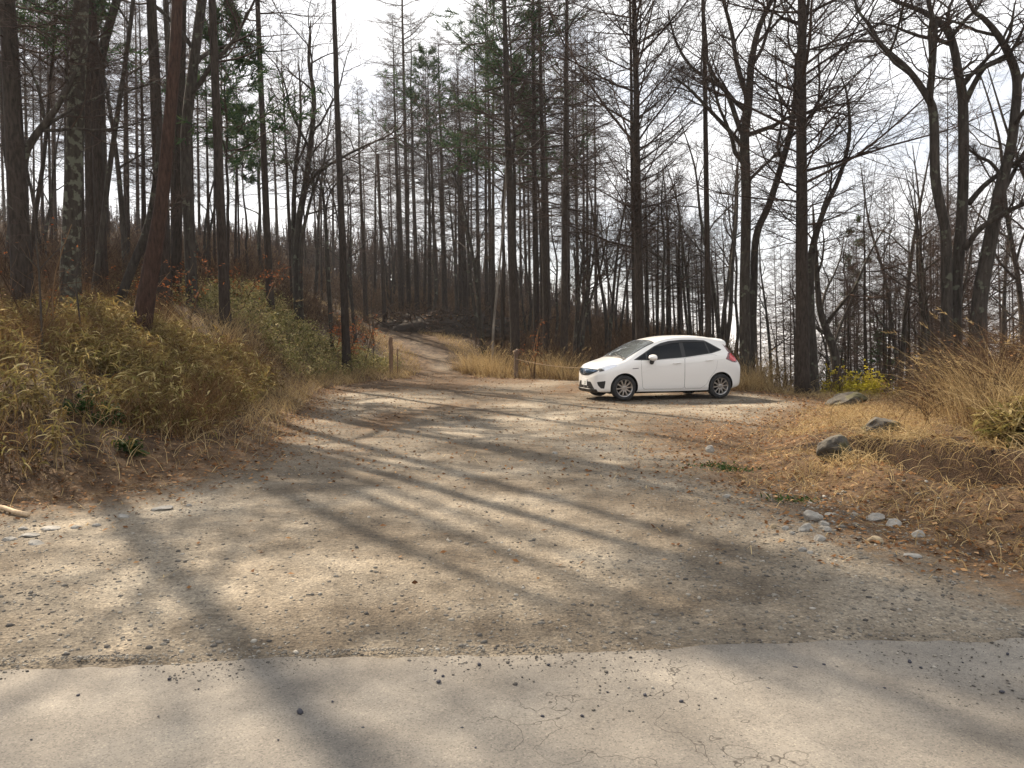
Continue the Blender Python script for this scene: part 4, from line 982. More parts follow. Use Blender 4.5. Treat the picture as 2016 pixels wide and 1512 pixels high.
boulder('boulder', 'dark pointed boulder sitting in the dry grass left of the ditch', 1642, 898, .38, .30, 'grey_rock', 3, sink=.3)
boulder('boulder', 'wide flat mossy boulder half sunk in grass between the other two boulders', 1735, 850, .52, .26, 'grey_rock', 8, sink=.32)
boulder('boulder', 'long low boulder in front of the yellow bush', 1665, 798, .85, .36, 'grey_rock', 5, sink=.3)
for i, (px, py, wd, lab, mt, ht) in enumerate([
    (1600, 1026, .20, 'largest pale block in the heap of rubble on the right verge', 'white_rock', .12),
    (1590, 1044, .14, 'pale angular stone directly below the largest pale block', 'white_rock', .07),
    (1725, 1024, .17, 'long pale stone lying in leaves right of the rubble heap', 'white_rock', .08),
    (1758, 1038, .15, 'grey-white stone between the long pale stone and the grass', 'white_rock', .09),
    (1807, 1056, .13, 'rightmost sizeable pale stone along the leafy right verge', 'white_rock', .07),
    (1724, 1068, .13, 'tan flat stone lying below the rubble on the right verge', 'tan_rock', .06),
    (1522, 1041, .07, 'small yellowish stone left of the rubble heap on the right', 'tan_rock', .05),
    (1797, 1098, .14, 'thin white slab lowest on the shaded right verge', 'white_rock', .04),
    (1398, 890, .15, 'white stone alone on bare brown soil below the car', 'white_rock', .12),
    (1430, 980, .10, 'white stone on the gravel edge left of the leafy verge', 'white_rock', .05),
    (318, 1004, .22, 'flat white stone at the edge of the gravel below the left bank', 'white_rock', .04),
    (242, 1019, .13, 'small flat white stone left of the larger flat white one', 'white_rock', .03),
    (1092, 894, .09, 'small pale stone in the middle of the lot', 'white_rock', .05),
    (1042, 1460, .035, 'crumpled tan stone chip alone on the cracked asphalt', 'tan_rock', .018)]):
    boulder('stone', lab, px, py, wd * .9, ht, mt, 40 + i, 'stone', sink=.34)
for i, (px, py, wd) in enumerate([(1632, 1017, .08), (1622, 1036, .09), (1627, 1047, .08), (1578, 1047, .07), (1546, 1043, .06), (1613, 1065, .10), (1682, 1016, .07), (1560, 1052, .05), (1640, 1030, .05), (1580, 1086, .07), (1595, 1090, .05)]):
    boulder('stone', 'small pale stone in the rubble around the largest pale block', px, py, wd, wd * .6, 'white_rock', 80 + i, 'stone', 'small rubble stones on the right verge', sink=.34)
for i, (px, py, wd) in enumerate([(100, 1042, .19), (58, 1056, .20), (46, 1042, .12), (72, 1072, .15), (150, 1040, .10), (190, 1036, .08), (372, 997, .07), (20, 1064, .12)]):
    boulder('stone', 'flat white stone set in the gravel near the lower left bank', px, py, wd * .85, .035, 'white_rock', 120 + i, 'stone', 'flat white stones below the left bank', sink=.44)
PEB = [(333, 1347, 6), (591, 1415, 8), (655, 1390, 4), (864, 1357, 7), (943, 1322, 5), (154, 1379, 4), (391, 1368, 3), (312, 1421, 3), (715, 1443, 4), (910, 1441, 4), (936, 1483, 4), (548, 1473, 3), (62, 1467, 4), (872, 1345, 4), (857, 1330, 4),
       (1080, 1318, 5), (1622, 1322, 6), (1790, 1313, 6), (1341, 1390, 6), (1146, 1421, 5), (1512, 1368, 4), (1972, 1376, 6), (1564, 1435, 4), (1741, 1370, 5), (1725, 1370, 4), (1894, 1495, 5), (1566, 1326, 5), (1813, 1323, 4), (1615, 1407, 4), (1068, 1422, 4), (1425, 1505, 4), (1895, 1313, 3), (1984, 1296, 4), (1196, 1376, 3), (1270, 1380, 5)]
for i, (px, py, s) in enumerate(PEB):
    r = RNG(600 + i); A = Acc(); p = pxg(px, py); rad = s / F_PX * p[1] * .95; rocks_into(A, r, np.zeros((1, 3)), rad, .75)
    o = obj('pebble', A.mesh('pebble', MT['dark_stone'], False), None, (p[0], p[1], .014 + rad * .5)); tag(o, 'dark pebble lying loose on the asphalt in the foreground', 'pebble', 'dark pebbles on the asphalt')

# ------------------------------------------------------------------ single plants
def clump_mesh(seed, n=170, h=1.1, sp=.22, plume=6, mats=('dry_grass', 'brown_grass'), w=.0045, lean=.22, droop=.17):
    r = RNG(seed); A = Acc(); b = np.column_stack([r.normal(0, sp, n), r.normal(0, sp, n), np.full(n, -.03)])
    az = np.arctan2(b[:, 1], b[:, 0])
    P = arcs(r, b, h * r.uniform(.45, 1.1, n), lean, droop, 6, az, .7); A.add(*blades(P, np.tile(np.linspace(1, .15, 6) * w, (n, 1)), side_of(r, P)), 0)
    n2 = n; b2 = b + r.normal(0, .04, b.shape) * [1, 1, 0]; P2 = arcs(r, b2, h * r.uniform(.2, .55, n2), .6, .4, 5); A.add(*blades(P2, np.tile(np.linspace(1, .15, 5) * w, (n2, 1)), side_of(r, P2)), 1)
    B = Acc()
    if plume:
        i = r.choice(n, plume, False); T = P[i]; d = nrm(T[:, -1] - T[:, -2]); L = .26
        Q = T[:, -1][:, None] + d[:, None] * np.linspace(0, L, 5)[None, :, None]; Q[..., 2] -= np.linspace(0, .1, 5)[None] ** 1.2
        for k in range(14):
            st = Q[:, r.integers(0, 4)] + r.normal(0, .006, (plume, 3)); e = st + d * .07 + r.normal(0, .022, (plume, 3)) - [0, 0, .02]
            B.add(*blades(np.stack([st, (st + e) / 2, e], 1), np.tile([.003, .0045, .001], (plume, 1)), side_of(r, np.stack([st, e], 1))))
        pm = B.mesh('grass_plumes', MT['dry_grass'], False)
    else: pm = None
    return A.mesh('grass_blades', [MT[m] for m in mats], False), pm
CL = {k: clump_mesh(700 + i, **kw) for i, (k, kw) in enumerate(dict(a={}, b=dict(n=200, h=1.35, plume=9), tall=dict(n=120, h=1.9, sp=.34, plume=12, w=.0045, lean=.34, droop=.20), low=dict(n=200, h=.6, plume=0, lean=.5), brown=dict(n=650, h=1.25, sp=.25, plume=0, mats=('brown_grass', 'brush'), w=.003, lean=.42, droop=.2)).items())}
def clump(kind, px, d, label, group=None, s=1., spin=0, loc=None):
    t = thing('grass_clump', label, 'grass clump', loc if loc is not None else pxd(px, d), group); t.rotation_euler = (0, 0, spin); t.scale = (s, s, s)
    obj('blades', CL[kind][0], t)
    if CL[kind][1]: obj('plumes', CL[kind][1], t)
    return t
for i, (px, d, k, s) in enumerate([(905, 31.5, 'a', .8), (925, 30.2, 'b', .9), (945, 30.5, 'b', 1.1), (962, 29.2, 'a', 1.1), (978, 29.6, 'b', 1.0), (992, 28.7, 'a', 1.0), (1033, 28.4, 'a', .9), (1052, 28.6, 'b', .8)]):
    clump(k, px, d, 'tall pale dry grass clump between the footpath and the short post', 'dry grass clumps left of the car', s, i * 1.1)
for i, (px, d, k, s) in enumerate([(1075, 28.3, 'b', .9), (1092, 27.8, 'b', 1.0), (1110, 27.4, 'a', 1.), (1128, 26.6, 'b', .8)]):
    clump(k, px, d, 'dry grass clump with plumes behind the front of the white car', 'dry grass clumps behind the car front', s, i * 1.9)
for i, (px, d, k, s) in enumerate([(1468, 21.6, 'b', .75), (1488, 21.9, 'a', .9), (1512, 22.2, 'b', .85), (1540, 21.6, 'low', 1.3), (1478, 22.8, 'b', 1.)]):
    clump(k, px, d, 'dry grass clump beside the tail of the white car', 'dry grass clumps behind the car tail', s, i * 2.3)
for i, (px, d, k, s) in enumerate([(1900, 11.6, 'tall', .7), (1965, 9.4, 'tall', .7), (1995, 11.0, 'tall', .8), (1990, 8.2, 'tall', .6), (1940, 8.9, 'b', .7)]):
    clump(k, px, d, 'tall golden dry grass clump on the bank at the right edge', 'tall grass clumps on the right bank', s, i * 1.3)
clump('brown', 385, 12.4, 'large brown tussock bending right on the left bank', None, .8, 1.)
clump('tall', 425, 17.5, 'dry plumed grass clump in front of the left wood', None, .9, 2.)
clump('b', 300, 15.8, 'small plumed grass clump below the curved reddish pine', None, .7, .5)

def leafy_bush(name, label, cat, px, d, hgt, wid, leaf, nst, seed, nl=14, ll=.06, lw=.016, stem='brush', lean=.35, up=.1):
    r = RNG(seed); t = thing(name, label, cat, pxd(px, d))
    b = np.column_stack([r.normal(0, wid * .22, nst), r.normal(0, wid * .16, nst), np.full(nst, -.05)])
    P = arcs(r, b, hgt * r.uniform(.6, 1.1, nst), lean, up, 6); R = np.tile(np.linspace(.012, .004, 6) * (hgt / 1.2), (nst, 1))
    A = Acc(); A.add(*tubes(P, R, 4)); Pt, Rt = grow(r, P, R, 7, .3, 1., math.radians(48), .3, lambda t_, L: L * .35, 4, .6, .2, .02, .4); A.add(*tubes(Pt, Rt, 3))
    obj('stems', A.mesh('bush_stems', MT[stem], False), t)
    B = Acc(); i = np.repeat(np.arange(len(Pt)), nl); q = r.random(len(i)) * 2.99; j = q.astype(int); Q = Pt[i, j] + (Pt[i, j + 1] - Pt[i, j]) * (q - j)[:, None] + r.normal(0, .025, (len(i), 3))
    leaves_into(B, r, Q, r.uniform(.7, 1.3, len(i)) * ll, r.uniform(.7, 1.3, len(i)) * lw, .15, .25); obj('leaves', B.mesh('bush_leaves', MT[leaf], False), t)
    return t
leafy_bush('yellow_bush', 'bright yellow leaved bush at the edge of the slope right of the car', 'bush', 1690, 21.8, .95, 2.7, 'yellow_leaf', 50, 1, 16, .085, .024, lean=.75, up=.10)
leafy_bush('oak_sapling', 'young oak with withered orange leaves at the foot of the isolated straight trunk', 'sapling', 692, 28.5, 2.0, 1.2, 'red_leaf', 9, 2, 9, .10, .025)
leafy_bush('oak_sapling', 'young oak with withered orange leaves behind the base of the curved reddish pine', 'sapling', 335, 18.5, 1.7, 1.0, 'red_leaf', 7, 3, 7, .08, .018)
leafy_bush('oak_sapling', 'low orange-leaved sapling between the two dark trunks on the left slope', 'sapling', 488, 24, 1.5, 1.3, 'red_leaf', 7, 4, 6, .08, .02)
leafy_bush('oak_sapling', 'thin sapling with rusty leaves right of the short post', 'sapling', 1050, 27.9, 2.0, .3, 'red_leaf', 4, 5, 4, .08, .018, lean=.12)
leafy_bush('oak_sapling', 'reddish-leaved sapling in front of the thick trunk at the left edge', 'sapling', 62, 12.8, 1.9, .8, 'red_leaf', 5, 6, 2, .06, .014, lean=.2)
for i, (px, d) in enumerate([(168, 9.9), (206, 9.3), (150, 9.2), (272, 8.55)]):
    leafy_bush('evergreen_shrub', ['small dark green shrub uppermost among the bamboo grass', 'dark green shrub on the bare patch of the left bank', 'dark green shrub half hidden left of the bare patch on the bank', 'lowest small green shrub near the foot of the left bank'][i], 'shrub', px, d, .26, .22, 'green_leaf', 5, 20 + i, 9, .05, .014, lean=.5)
for i, (px, py, lab) in enumerate([(1405, 918, 'small green weed patch on brown soil left of the leafy verge'), (1446, 926, 'small green weed patch touching the leafy verge'), (1555, 985, 'green weed patch in shade above the rubble stones')]):
    r = RNG(800 + i); A = Acc(); p = pxg(px, py); n = 150; b = np.column_stack([r.normal(0, .13, n), r.normal(0, .08, n), np.zeros(n)])
    leaves_into(A, r, b, r.uniform(.02, .06, n), r.uniform(.006, .012, n), .6, .4); tag(obj('weeds', A.mesh('weeds', MT['green_leaf'], False), None, p), lab, 'weeds', kind='stuff')

def bare_sapling(label, px, d, pts, seed, rad=.018):
    P = np.array([pxw(x, y, d) for x, y in pts]); P[0, 2] = H1(P[0, 0], P[0, 1]) - .1
    return decid_tree('sapling', label, 'sapling', [P], [np.linspace(rad, .004, len(P))], seed, 'oak_bark', (10, 6, 3), .42, .04, t0=.25, tw=.006, fine=False)
bare_sapling('thin leafless sapling standing in the bamboo grass at far left', 80, 11.5, [(82, 640), (78, 560), (72, 480), (66, 400), (60, 330)], 31)
bare_sapling('thin leafless sapling left of the tall wooden post', 735, 29.5, [(736, 720), (735, 660), (731, 600), (733, 550)], 32)
bare_sapling('thin leafless sapling near the middle of the dark left slope', 160, 13.5, [(165, 640), (150, 560), (160, 480), (150, 420)], 33)

# ------------------------------------------------------------------ brush pile, posts, rope, stick
def brush_pile():
    r = RNG(55); c = pxd(890, 44.5); t = thing('brush_pile', 'dark heap of roots, soil and cut branches under the larches behind the path', 'brush pile', c)
    n1, n2 = 70, 22; u = np.linspace(0, 2 * np.pi, n1)[None]; v = np.linspace(0, 1, n2)[:, None]
    rad = (1 - v) ** .6; X = 4.2 * rad * np.cos(u); Y = 1.5 * rad * np.sin(u); Z = 1.25 * np.sqrt(v) * (1 + .5 * vnoise(X * .7 + 5, Y * .7, 2)); k = fbm(X * 1.3 + 7, Y * 1.3 + Z, 66, 4)
    X = X * (1 + .25 * k); Y = Y * (1 + .35 * k); Z = Z * (1 + .55 * k) - .25
    i = np.arange(n2 - 1)[:, None] * n1; j = np.arange(n1 - 1)[None]; F = np.stack([i + j, i + j + 1, i + n1 + j + 1, i + n1 + j], -1).reshape(-1, 4)
    A = Acc(); A.add(np.stack([X, Y, Z], -1).reshape(-1, 3), F); obj('mound', A.mesh('soil_mound', MT['root_soil'], False), t)
    B = Acc(); n = 260; b = np.column_stack([r.normal(0, 2.0, n), r.normal(-.4, .7, n), r.uniform(0, 1.2, n)]); a = r.uniform(0, 6.28, n); L = r.uniform(.5, 2., n)[:, None]
    u = np.column_stack([np.cos(a), np.sin(a) * .6, r.normal(.1, .45, n)]); P = np.stack([b + u * L * q + r.normal(0, .06, b.shape) for q in np.linspace(-.5, .5, 5)], 1); R = r.uniform(.012, .045, n)[:, None] * np.linspace(1, .5, 5)
    B.add(*tubes(P, R, 5)); Pt, Rt = grow(r, P, R, 5, .2, 1., math.radians(50), .3, lambda t_, L_: L_ * .35, 4, .5, .25, 0, .4); B.add(*tubes(Pt, Rt, 3)); obj('branches', B.mesh('pile_branches', MT['twig'], False), t)
    D = Acc(); n = 900; b = np.column_stack([r.normal(0, 2.1, n), r.normal(-1., .5, n), r.uniform(-.2, 1.0, n)]); flat_leaves(D, r, b, r.uniform(.03, .08, n)); obj('leaves', D.mesh('pile_leaves', MT['leaf'], False), t)
MT['root_soil'] = rock_mat('dark_root_soil', (.012, .009, .007), (.06, .042, .03), 5.)
brush_pile()
def wood_mat(name, a, b_, sc=1.):
    m, b, add, link = new_mat(name); tc = add('ShaderNodeTexCoord'); mp = add('ShaderNodeMapping', {'Vector': tc.outputs['Object'], 'Scale': (14 * sc, 14 * sc, 1.6)})
    n = add('ShaderNodeTexNoise', {'Vector': mp.outputs[0], 'Scale': 2.5, 'Detail': 6.0, 'Roughness': .7}); link(ramp(add, n.outputs['Fac'], [(.3, a), (.7, b_)]), b.inputs['Base Color'])
    b.inputs['Roughness'].default_value = .9; bp = add('ShaderNodeBump', {'Height': n.outputs['Fac'], 'Strength': .5, 'Distance': .01}); link(bp.outputs[0], b.inputs['Normal']); return m
MT['post_wood'] = wood_mat('brown_post_wood', (.09, .052, .032), (.26, .16, .095)); MT['old_wood'] = wood_mat('weathered_post_wood', (.06, .04, .03), (.20, .14, .10)); MT['pale_wood'] = wood_mat('pale_stick_wood', (.35, .25, .15), (.55, .42, .28))
def post(label, px, d, h, rad, mat, seed, sides=14, cap=0, name='wooden_post'):
    r = RNG(seed); p = pxd(px, d); k = 14; z = np.concatenate([[-.4], np.linspace(0, h, k - 2), [h + .004]]); R = rad * (1 + .05 * r.normal(size=k)); R[-1] = rad * .8
    if cap: R[-3:] = rad * np.array([1.25, 1.3, .8]); R[-6:-3] = rad * .82
    A = Acc(); A.add(*tubes(np.column_stack([r.normal(0, .006, k), r.normal(0, .006, k), z])[None], R[None], sides, True)); me = A.mesh(name, MT[mat], True)
    return tag(obj(name, me, None, p), label, 'post'), p
post('tall square-cut wooden post standing at the left side of the footpath', 770, 28.3, 1.35, .078, 'post_wood', 1, 8)
post('thin dark stake right beside the tall wooden post', 783, 28.3, 1.0, .022, 'post_wood', 2, 6, name='stake')
_, pp = post('short weathered post with a notched top at the right of the footpath', 1016, 28.2, 1.0, .085, 'old_wood', 3, 12, 1)
e = pxd(1262, 25) + np.array([0, -.15, .62]); s_ = pp + np.array([0, -.08, .70]); k = np.linspace(0, 1, 24)[:, None]; P = s_ + (e - s_) * k; P[:, 2] -= (.22 * 4 * k * (1 - k))[:, 0]
A = Acc(); A.add(*tubes(P[None], np.full((1, 24), .011), 6, True)); tag(obj('rope', A.mesh('rope', MT['pale_wood'])), 'thin sagging rope tied to the short post and running behind the car', 'rope')
p0, p1 = pxg(-70, 986), pxg(56, 1021); A = Acc(); k = np.linspace(0, 1, 6)[:, None]; A.add(*tubes((p0 + (p1 - p0) * k + [0, 0, .025] + RNG(3).normal(0, .004, (6, 3)))[None], np.full((1, 6), .02), 6, True)); tag(obj('stick', A.mesh('stick', MT['pale_wood'], False)), 'pale straight stick lying on soil at the lower left edge', 'stick')
# ------------------------------------------------------------------ the car
MT['car_paint'] = simple('white_car_paint', (.74, .725, .70), .28, 0, .5, .6)
MT['car_black'] = simple('black_plastic', (.012, .012, .013), .5)
MT['car_under'] = simple('underbody_black', (.008, .008, .008), .9, 0, .1)
MT['side_glass'] = simple('dark_tinted_glass', (.007, .009, .012), .06, 0, .16)
MT['screen_glass'] = simple('windscreen_glass', (.20, .225, .235), .06, .55, 1.0, 1.)
MT['lamp_glass'] = simple('clear_lamp', (.62, .64, .68), .08, .55, .8, 1.)
MT['tail_red'] = simple('red_tail_lamp', (.50, .008, .015), .12, 0, .7, 1.)
MT['tail_dark'] = simple('dark_red_lamp', (.12, .004, .008), .15, 0, .7, 1.)
MT['chrome'] = simple('chrome', (.75, .77, .8), .12, 1.)
MT['grille'] = simple('blue_smoked_grille', (.10, .17, .27), .15, .75, .8, 1.)
MT['alloy'] = simple('alloy_rim', (.40, .385, .37), .32, .85)
MT['tyre'] = simple('tyre_rubber', (.014, .014, .015), .8)
MT['plate'] = simple('plate_white', (.72, .72, .70), .5)
MT['plate_green'] = simple('plate_green', (.03, .12, .06), .5)
MT['seam'] = simple('panel_gap', (.10, .095, .095), .8)

def cr_interp(x, xs, ys):
    xs = np.asarray(xs, float); ys = np.asarray(ys, float); m = np.gradient(ys, xs)
    i = np.clip(np.searchsorted(xs, x) - 1, 0, len(xs) - 2); h = xs[i + 1] - xs[i]; t = (x - xs[i]) / h
    return (2 * t ** 3 - 3 * t ** 2 + 1) * ys[i] + (t ** 3 - 2 * t ** 2 + t) * h * m[i] + (-2 * t ** 3 + 3 * t ** 2) * ys[i + 1] + (t ** 3 - t ** 2) * h * m[i + 1]
#          x     zb   w    zbelt wbelt zedge wroof ztop
STN = np.array([
 (0.000, .300, .26, .560, .22, .620, .16, .640),
 (0.035, .225, .42, .610, .38, .690, .28, .715),
 (0.100, .195, .57, .655, .53, .740, .40, .770),
 (0.220, .185, .70, .700, .665, .790, .53, .830),
 (0.420, .185, .79, .755, .755, .835, .63, .880),
 (0.650, .185, .833, .810, .800, .893, .685, .948),
 (0.850, .180, .846, .868, .812, .955, .70, 1.015),
 (1.050, .175, .847, .925, .815, 1.062, .695, 1.135),
 (1.300, .175, .848, .945, .818, 1.190, .665, 1.285),
 (1.600, .175, .848, .955, .820, 1.315, .632, 1.405),
 (1.900, .175, .848, .970, .820, 1.400, .610, 1.475),
 (2.200, .175, .848, .985, .819, 1.440, .598, 1.512),
 (2.500, .175, .848, 1.005, .818, 1.452, .592, 1.525),
 (2.900, .178, .848, 1.040, .815, 1.445, .585, 1.518),
 (3.250, .185, .846, 1.080, .805, 1.400, .575, 1.475),
 (3.480, .200, .840, 1.075, .785, 1.330, .560, 1.430),
 (3.600, .215, .832, 1.040, .765, 1.240, .560, 1.330),
 (3.720, .235, .815, .985, .740, 1.090, .560, 1.160),
 (3.840, .265, .780, .900, .705, .960, .540, 1.000),
 (3.920, .310, .700, .800, .640, .850, .480, .880),
 (3.955, .370, .560, .700, .520, .740, .380, .760)])
def section(x):
    zb, w_, zbelt, wb, ze, wr, zt = [cr_interp(x, STN[:, 0], STN[:, k]) for k in range(1, 8)]
    zc = zb + (zbelt - zb) * .52
    pts = np.array([(0, zb), (.70 * w_, zb), (.90 * w_, zb + .012), (.965 * w_, zb + .07), (.985 * w_, zb + .17), (w_, zc), (.996 * w_, zbelt - (zbelt - zc) * .35), (wb + (w_ - wb) * .45, zbelt - .035), (wb, zbelt), (wb + (wr - wb) * .5 + .022, zbelt + (ze - zbelt) * .5), (wr + .01, ze), (wr * .86, ze + (zt - ze) * .55), (wr * .55, ze + (zt - ze) * .88), (0, zt)])
    return pts
NSUB = 4
def ring(x):
    p = section(x); k = len(p); out = []
    for i in range(k - 1):
        p0, p1, p2, p3 = p[max(i - 1, 0)], p[i], p[i + 1], p[min(i + 2, k - 1)]
        if i == k - 2: p3 = p2 * [1, 1] + (p2 - p1) * [1, 0] * 1.0
        for s in range(NSUB):
            f = s / NSUB; out.append(.5 * (2 * p1 + (p2 - p0) * f * .8 + (2 * p0 - 5 * p1 + 4 * p2 - p3) * f ** 2 * .8 + (3 * p1 - p0 - 3 * p2 + p3) * f ** 3 * .8 + .4 * (-p1 + p2) * (0) ) if False else p1 + (p2 - p1) * f + .5 * f * (1 - f) * ((p2 - p0) * (1 - f) - (p3 - p1) * f - (p2 - p1) * (1 - 2 * f)) * .9)
    out.append(p[-1]); return np.array(out)
def car():
    import bmesh
    xs = np.unique(np.concatenate([np.linspace(0, .25, 12), np.linspace(.25, 3.4, 74), np.linspace(3.4, 3.955, 24)]))
    half = [ring(x) for x in xs]; m = len(half[0]); full = 2 * m - 2
    V = np.array([[(x, y, z) for y, z in h] + [(x, -y, z) for y, z in h[-2:0:-1]] for x, h in zip(xs, half)]).reshape(-1, 3); n = len(xs)
    i = np.arange(n - 1)[:, None] * full; j = np.arange(full)[None]; j2 = (j + 1) % full
    F = np.stack([i + j, i + j2, i + full + j2, i + full + j], -1).reshape(-1, 4)
    me = mesh_from('car_body', V, [F, np.arange(full)[None, ::-1], ((n - 1) * full + np.arange(full))[None]])
    bm = bmesh.new(); bm.from_mesh(me); bmesh.ops.recalc_face_normals(bm, faces=bm.faces); bvh = BVHTree.FromBMesh(bm); bm.to_mesh(me); bm.free()
    me.materials.append(MT['car_paint']); me.materials.append(MT['car_under'])
    body = bpy.data.objects.new('body', me); COL.objects.link(body)
    cut = Acc(); WX = (.79, 3.32)
    for wx in WX:
        for s in (-1, 1):
            a = np.linspace(0, 2 * np.pi, 49)[:-1]; R = .338
            c = np.column_stack([wx + R * np.cos(a), np.zeros(48), .305 + R * np.sin(a)]); v0 = c + [0, s * .56, 0]; v1 = c + [0, s * .95, 0]; q = np.arange(48); q2 = (q + 1) % 48
            cut.add(np.vstack([v0, v1]), [np.stack([q, q2, 48 + q2, 48 + q], -1), q[None, ::-1], 48 + q[None]])
    cm_ = cut.mesh('cut', MT['car_under'], False); bm = bmesh.new(); bm.from_mesh(cm_); bmesh.ops.recalc_face_normals(bm, faces=bm.faces); bm.to_mesh(cm_); bm.free()
    co_ = bpy.data.objects.new('cut', cm_); COL.objects.link(co_)
    md = body.modifiers.new('arch', 'BOOLEAN'); md.object = co_; md.operation = 'DIFFERENCE'; md.solver = 'EXACT'
    dg = bpy.context.evaluated_depsgraph_get(); me2 = bpy.data.meshes.new_from_object(body.evaluated_get(dg)); body.modifiers.clear(); bpy.data.objects.remove(co_); body.data = me2
    me2.materials.clear(); me2.materials.append(MT['car_paint']); me2.materials.append(MT['car_under'])
    for p in me2.polygons:
        c = p.center; p.material_index = 0; p.use_smooth = True
        for wx in WX:
            if math.hypot(c.x - wx, c.z - .305) < .342 and abs(c.y) < .95 and p.area > 0:
                if math.hypot(c.x - wx, c.z - .305) < .3375 and abs(p.normal.y) > .5 or abs(abs(c.y) - .56) < .01 or abs(math.hypot(c.x - wx, c.z - .305) - .338) < .004 and abs(p.normal.y) < .3: p.material_index = 1
        if c.z < .20 and p.normal.z < -.6: p.material_index = 1
    root = thing('parked_car', 'white five-door hatchback parked side-on at the back of the gravel lot', 'car')
    body.parent = root
    def smooth_hard(me, ang=40):
        try: me.set_sharp_from_angle(angle=math.radians(ang))
        except Exception: pass
    smooth_hard(me2, 32)
    def proj(o, d):
        h = bvh.ray_cast(Vector(o), Vector(d)); return h[0], h[1]
    def patch(poly, off, mode='side', sgn=-1, cuts=None, skirt=.008):
        """filled outline dropped on the body.  side: poly in (x,z); front: (y,z); top: (x,y)"""
        bm = bmesh.new(); vs = [bm.verts.new((a, b, 0)) for a, b in poly]; f = bm.faces.new(vs)
        bmesh.ops.triangulate(bm, faces=[f])
        for _ in range(5):
            ed = [e for e in bm.edges if e.calc_length() > .07]
            if not ed: break
            bmesh.ops.subdivide_edges(bm, edges=ed, cuts=1); bmesh.ops.triangulate(bm, faces=bm.faces[:])
        nrms = {}
        for v in bm.verts:
            a, b = v.co.x, v.co.y
            if mode == 'side': h, nn = proj((a, sgn * 3, b), (0, -sgn, 0)); fb = Vector((a, sgn * .5, b)); fn = Vector((0, sgn, 0))
            elif mode == 'front': h, nn = proj((-3, a, b), (1, 0, 0)); fb = Vector((.05, a, b)); fn = Vector((-1, 0, 0))
            elif mode == 'rear': h, nn = proj((7, a, b), (-1, 0, 0)); fb = Vector((3.9, a, b)); fn = Vector((1, 0, 0))
            else: h, nn = proj((a, b, 4), (0, 0, -1)); fb = Vector((a, b, 1)); fn = Vector((0, 0, 1))
            if h is None: h, nn = fb, fn
            if nn.dot(fn) < 0: nn = -nn
            v.co = h + nn * off; nrms[v] = nn
        be = [e for e in bm.edges if e.is_boundary]
        if skirt:
            g = bmesh.ops.extrude_edge_only(bm, edges=be)
            old = {}
            for e in be:
                for v in e.verts: old[tuple(round(q, 5) for q in v.co)] = nrms.get(v)
            for v in [q for q in g['geom'] if isinstance(q, bmesh.types.BMVert)]:
                nn = old.get(tuple(round(q, 5) for q in v.co))
                if nn is not None: v.co -= nn * (off + skirt)
        bmesh.ops.recalc_face_normals(bm, faces=bm.faces)
        return bm
    def put(name, bms, mat, parent=root, smooth=True):
        bm = bmesh.new()
        for b in (bms if isinstance(bms, list) else [bms]):
            t = bpy.data.meshes.new('t'); b.to_mesh(t); b.free(); bm.from_mesh(t); bpy.data.meshes.remove(t)
        me = bpy.data.meshes.new('car_' + name); bm.to_mesh(me); bm.free(); me.materials.append(MT[mat])
        if smooth: me.polygons.foreach_set('use_smooth', np.ones(len(me.polygons), bool)); smooth_hard(me)
        return obj(name, me, parent)
    def tube_on(pts, rad, sgn=-1, off=0.):
        q = []
        for a, b in pts:
            h, nn = proj((a, sgn * 3, b), (0, -sgn, 0)); q.append(np.array(h + nn * off))
        V_, F_ = tubes(np.array(q)[None], np.full((1, len(q)), rad), 6, True); A = Acc(); A.add(V_, F_); return A
    def dens(pts, n=6):
        out = []
        for (a, b), (c, d) in zip(pts[:-1], pts[1:]): out += [(a + (c - a) * k / n, b + (d - b) * k / n) for k in range(n)]
        return out + [pts[-1]]
    def rnd(poly, rad=.03):
        out = []; n = len(poly)
        for i in range(n):
            p, c, q = [np.array(poly[k % n], float) for k in (i - 1, i, i + 1)]
            a = c + (p - c) * min(.45, rad / np.linalg.norm(p - c)); b = c + (q - c) * min(.45, rad / np.linalg.norm(q - c))
            for t in (0, .33, .67, 1): out.append(tuple((1 - t) ** 2 * a + 2 * t * (1 - t) * c + t * t * b))
        return out
    for s in (-1, 1):
        # side glazing
        frame = [(1.02, .945), (1.20, 1.045), (1.40, 1.155), (1.60, 1.265), (1.78, 1.335), (2.0, 1.385), (2.33, 1.415), (2.7, 1.415), (2.95, 1.40), (3.03, 1.365), (3.37, 1.175), (3.33, 1.155), (3.06, 1.085), (2.33, .995), (1.6, .945), (1.3, .935)]
        put('window_frame', patch(rnd(frame, .02), .003, 'side', s), 'car_black')
        for gl in ([(1.12, .965), (1.22, 1.03), (1.34, 1.095), (1.34, .955)], [(1.38, .955), (1.38, 1.115), (1.60, 1.235), (1.80, 1.31), (2.02, 1.36), (2.25, 1.385), (2.27, 1.005), (1.6, .962)],
                   [(2.37, 1.015), (2.36, 1.39), (2.7, 1.392), (2.93, 1.38), (2.99, 1.09)], [(3.03, 1.098), (2.98, 1.355), (3.04, 1.33), (3.31, 1.175)]):
            put('window', patch(rnd(gl, .018), .006, 'side', s), 'side_glass')
        v = Acc()   # rain visor along the top of the glass
        put('rain_visor', patch([(1.62, 1.25), (1.80, 1.325), (2.02, 1.375), (2.33, 1.405), (2.7, 1.405), (2.93, 1.393), (2.95, 1.345), (2.7, 1.352), (2.33, 1.352), (2.02, 1.322), (1.80, 1.272)], .018, 'side', s, skirt=.01), 'car_black')
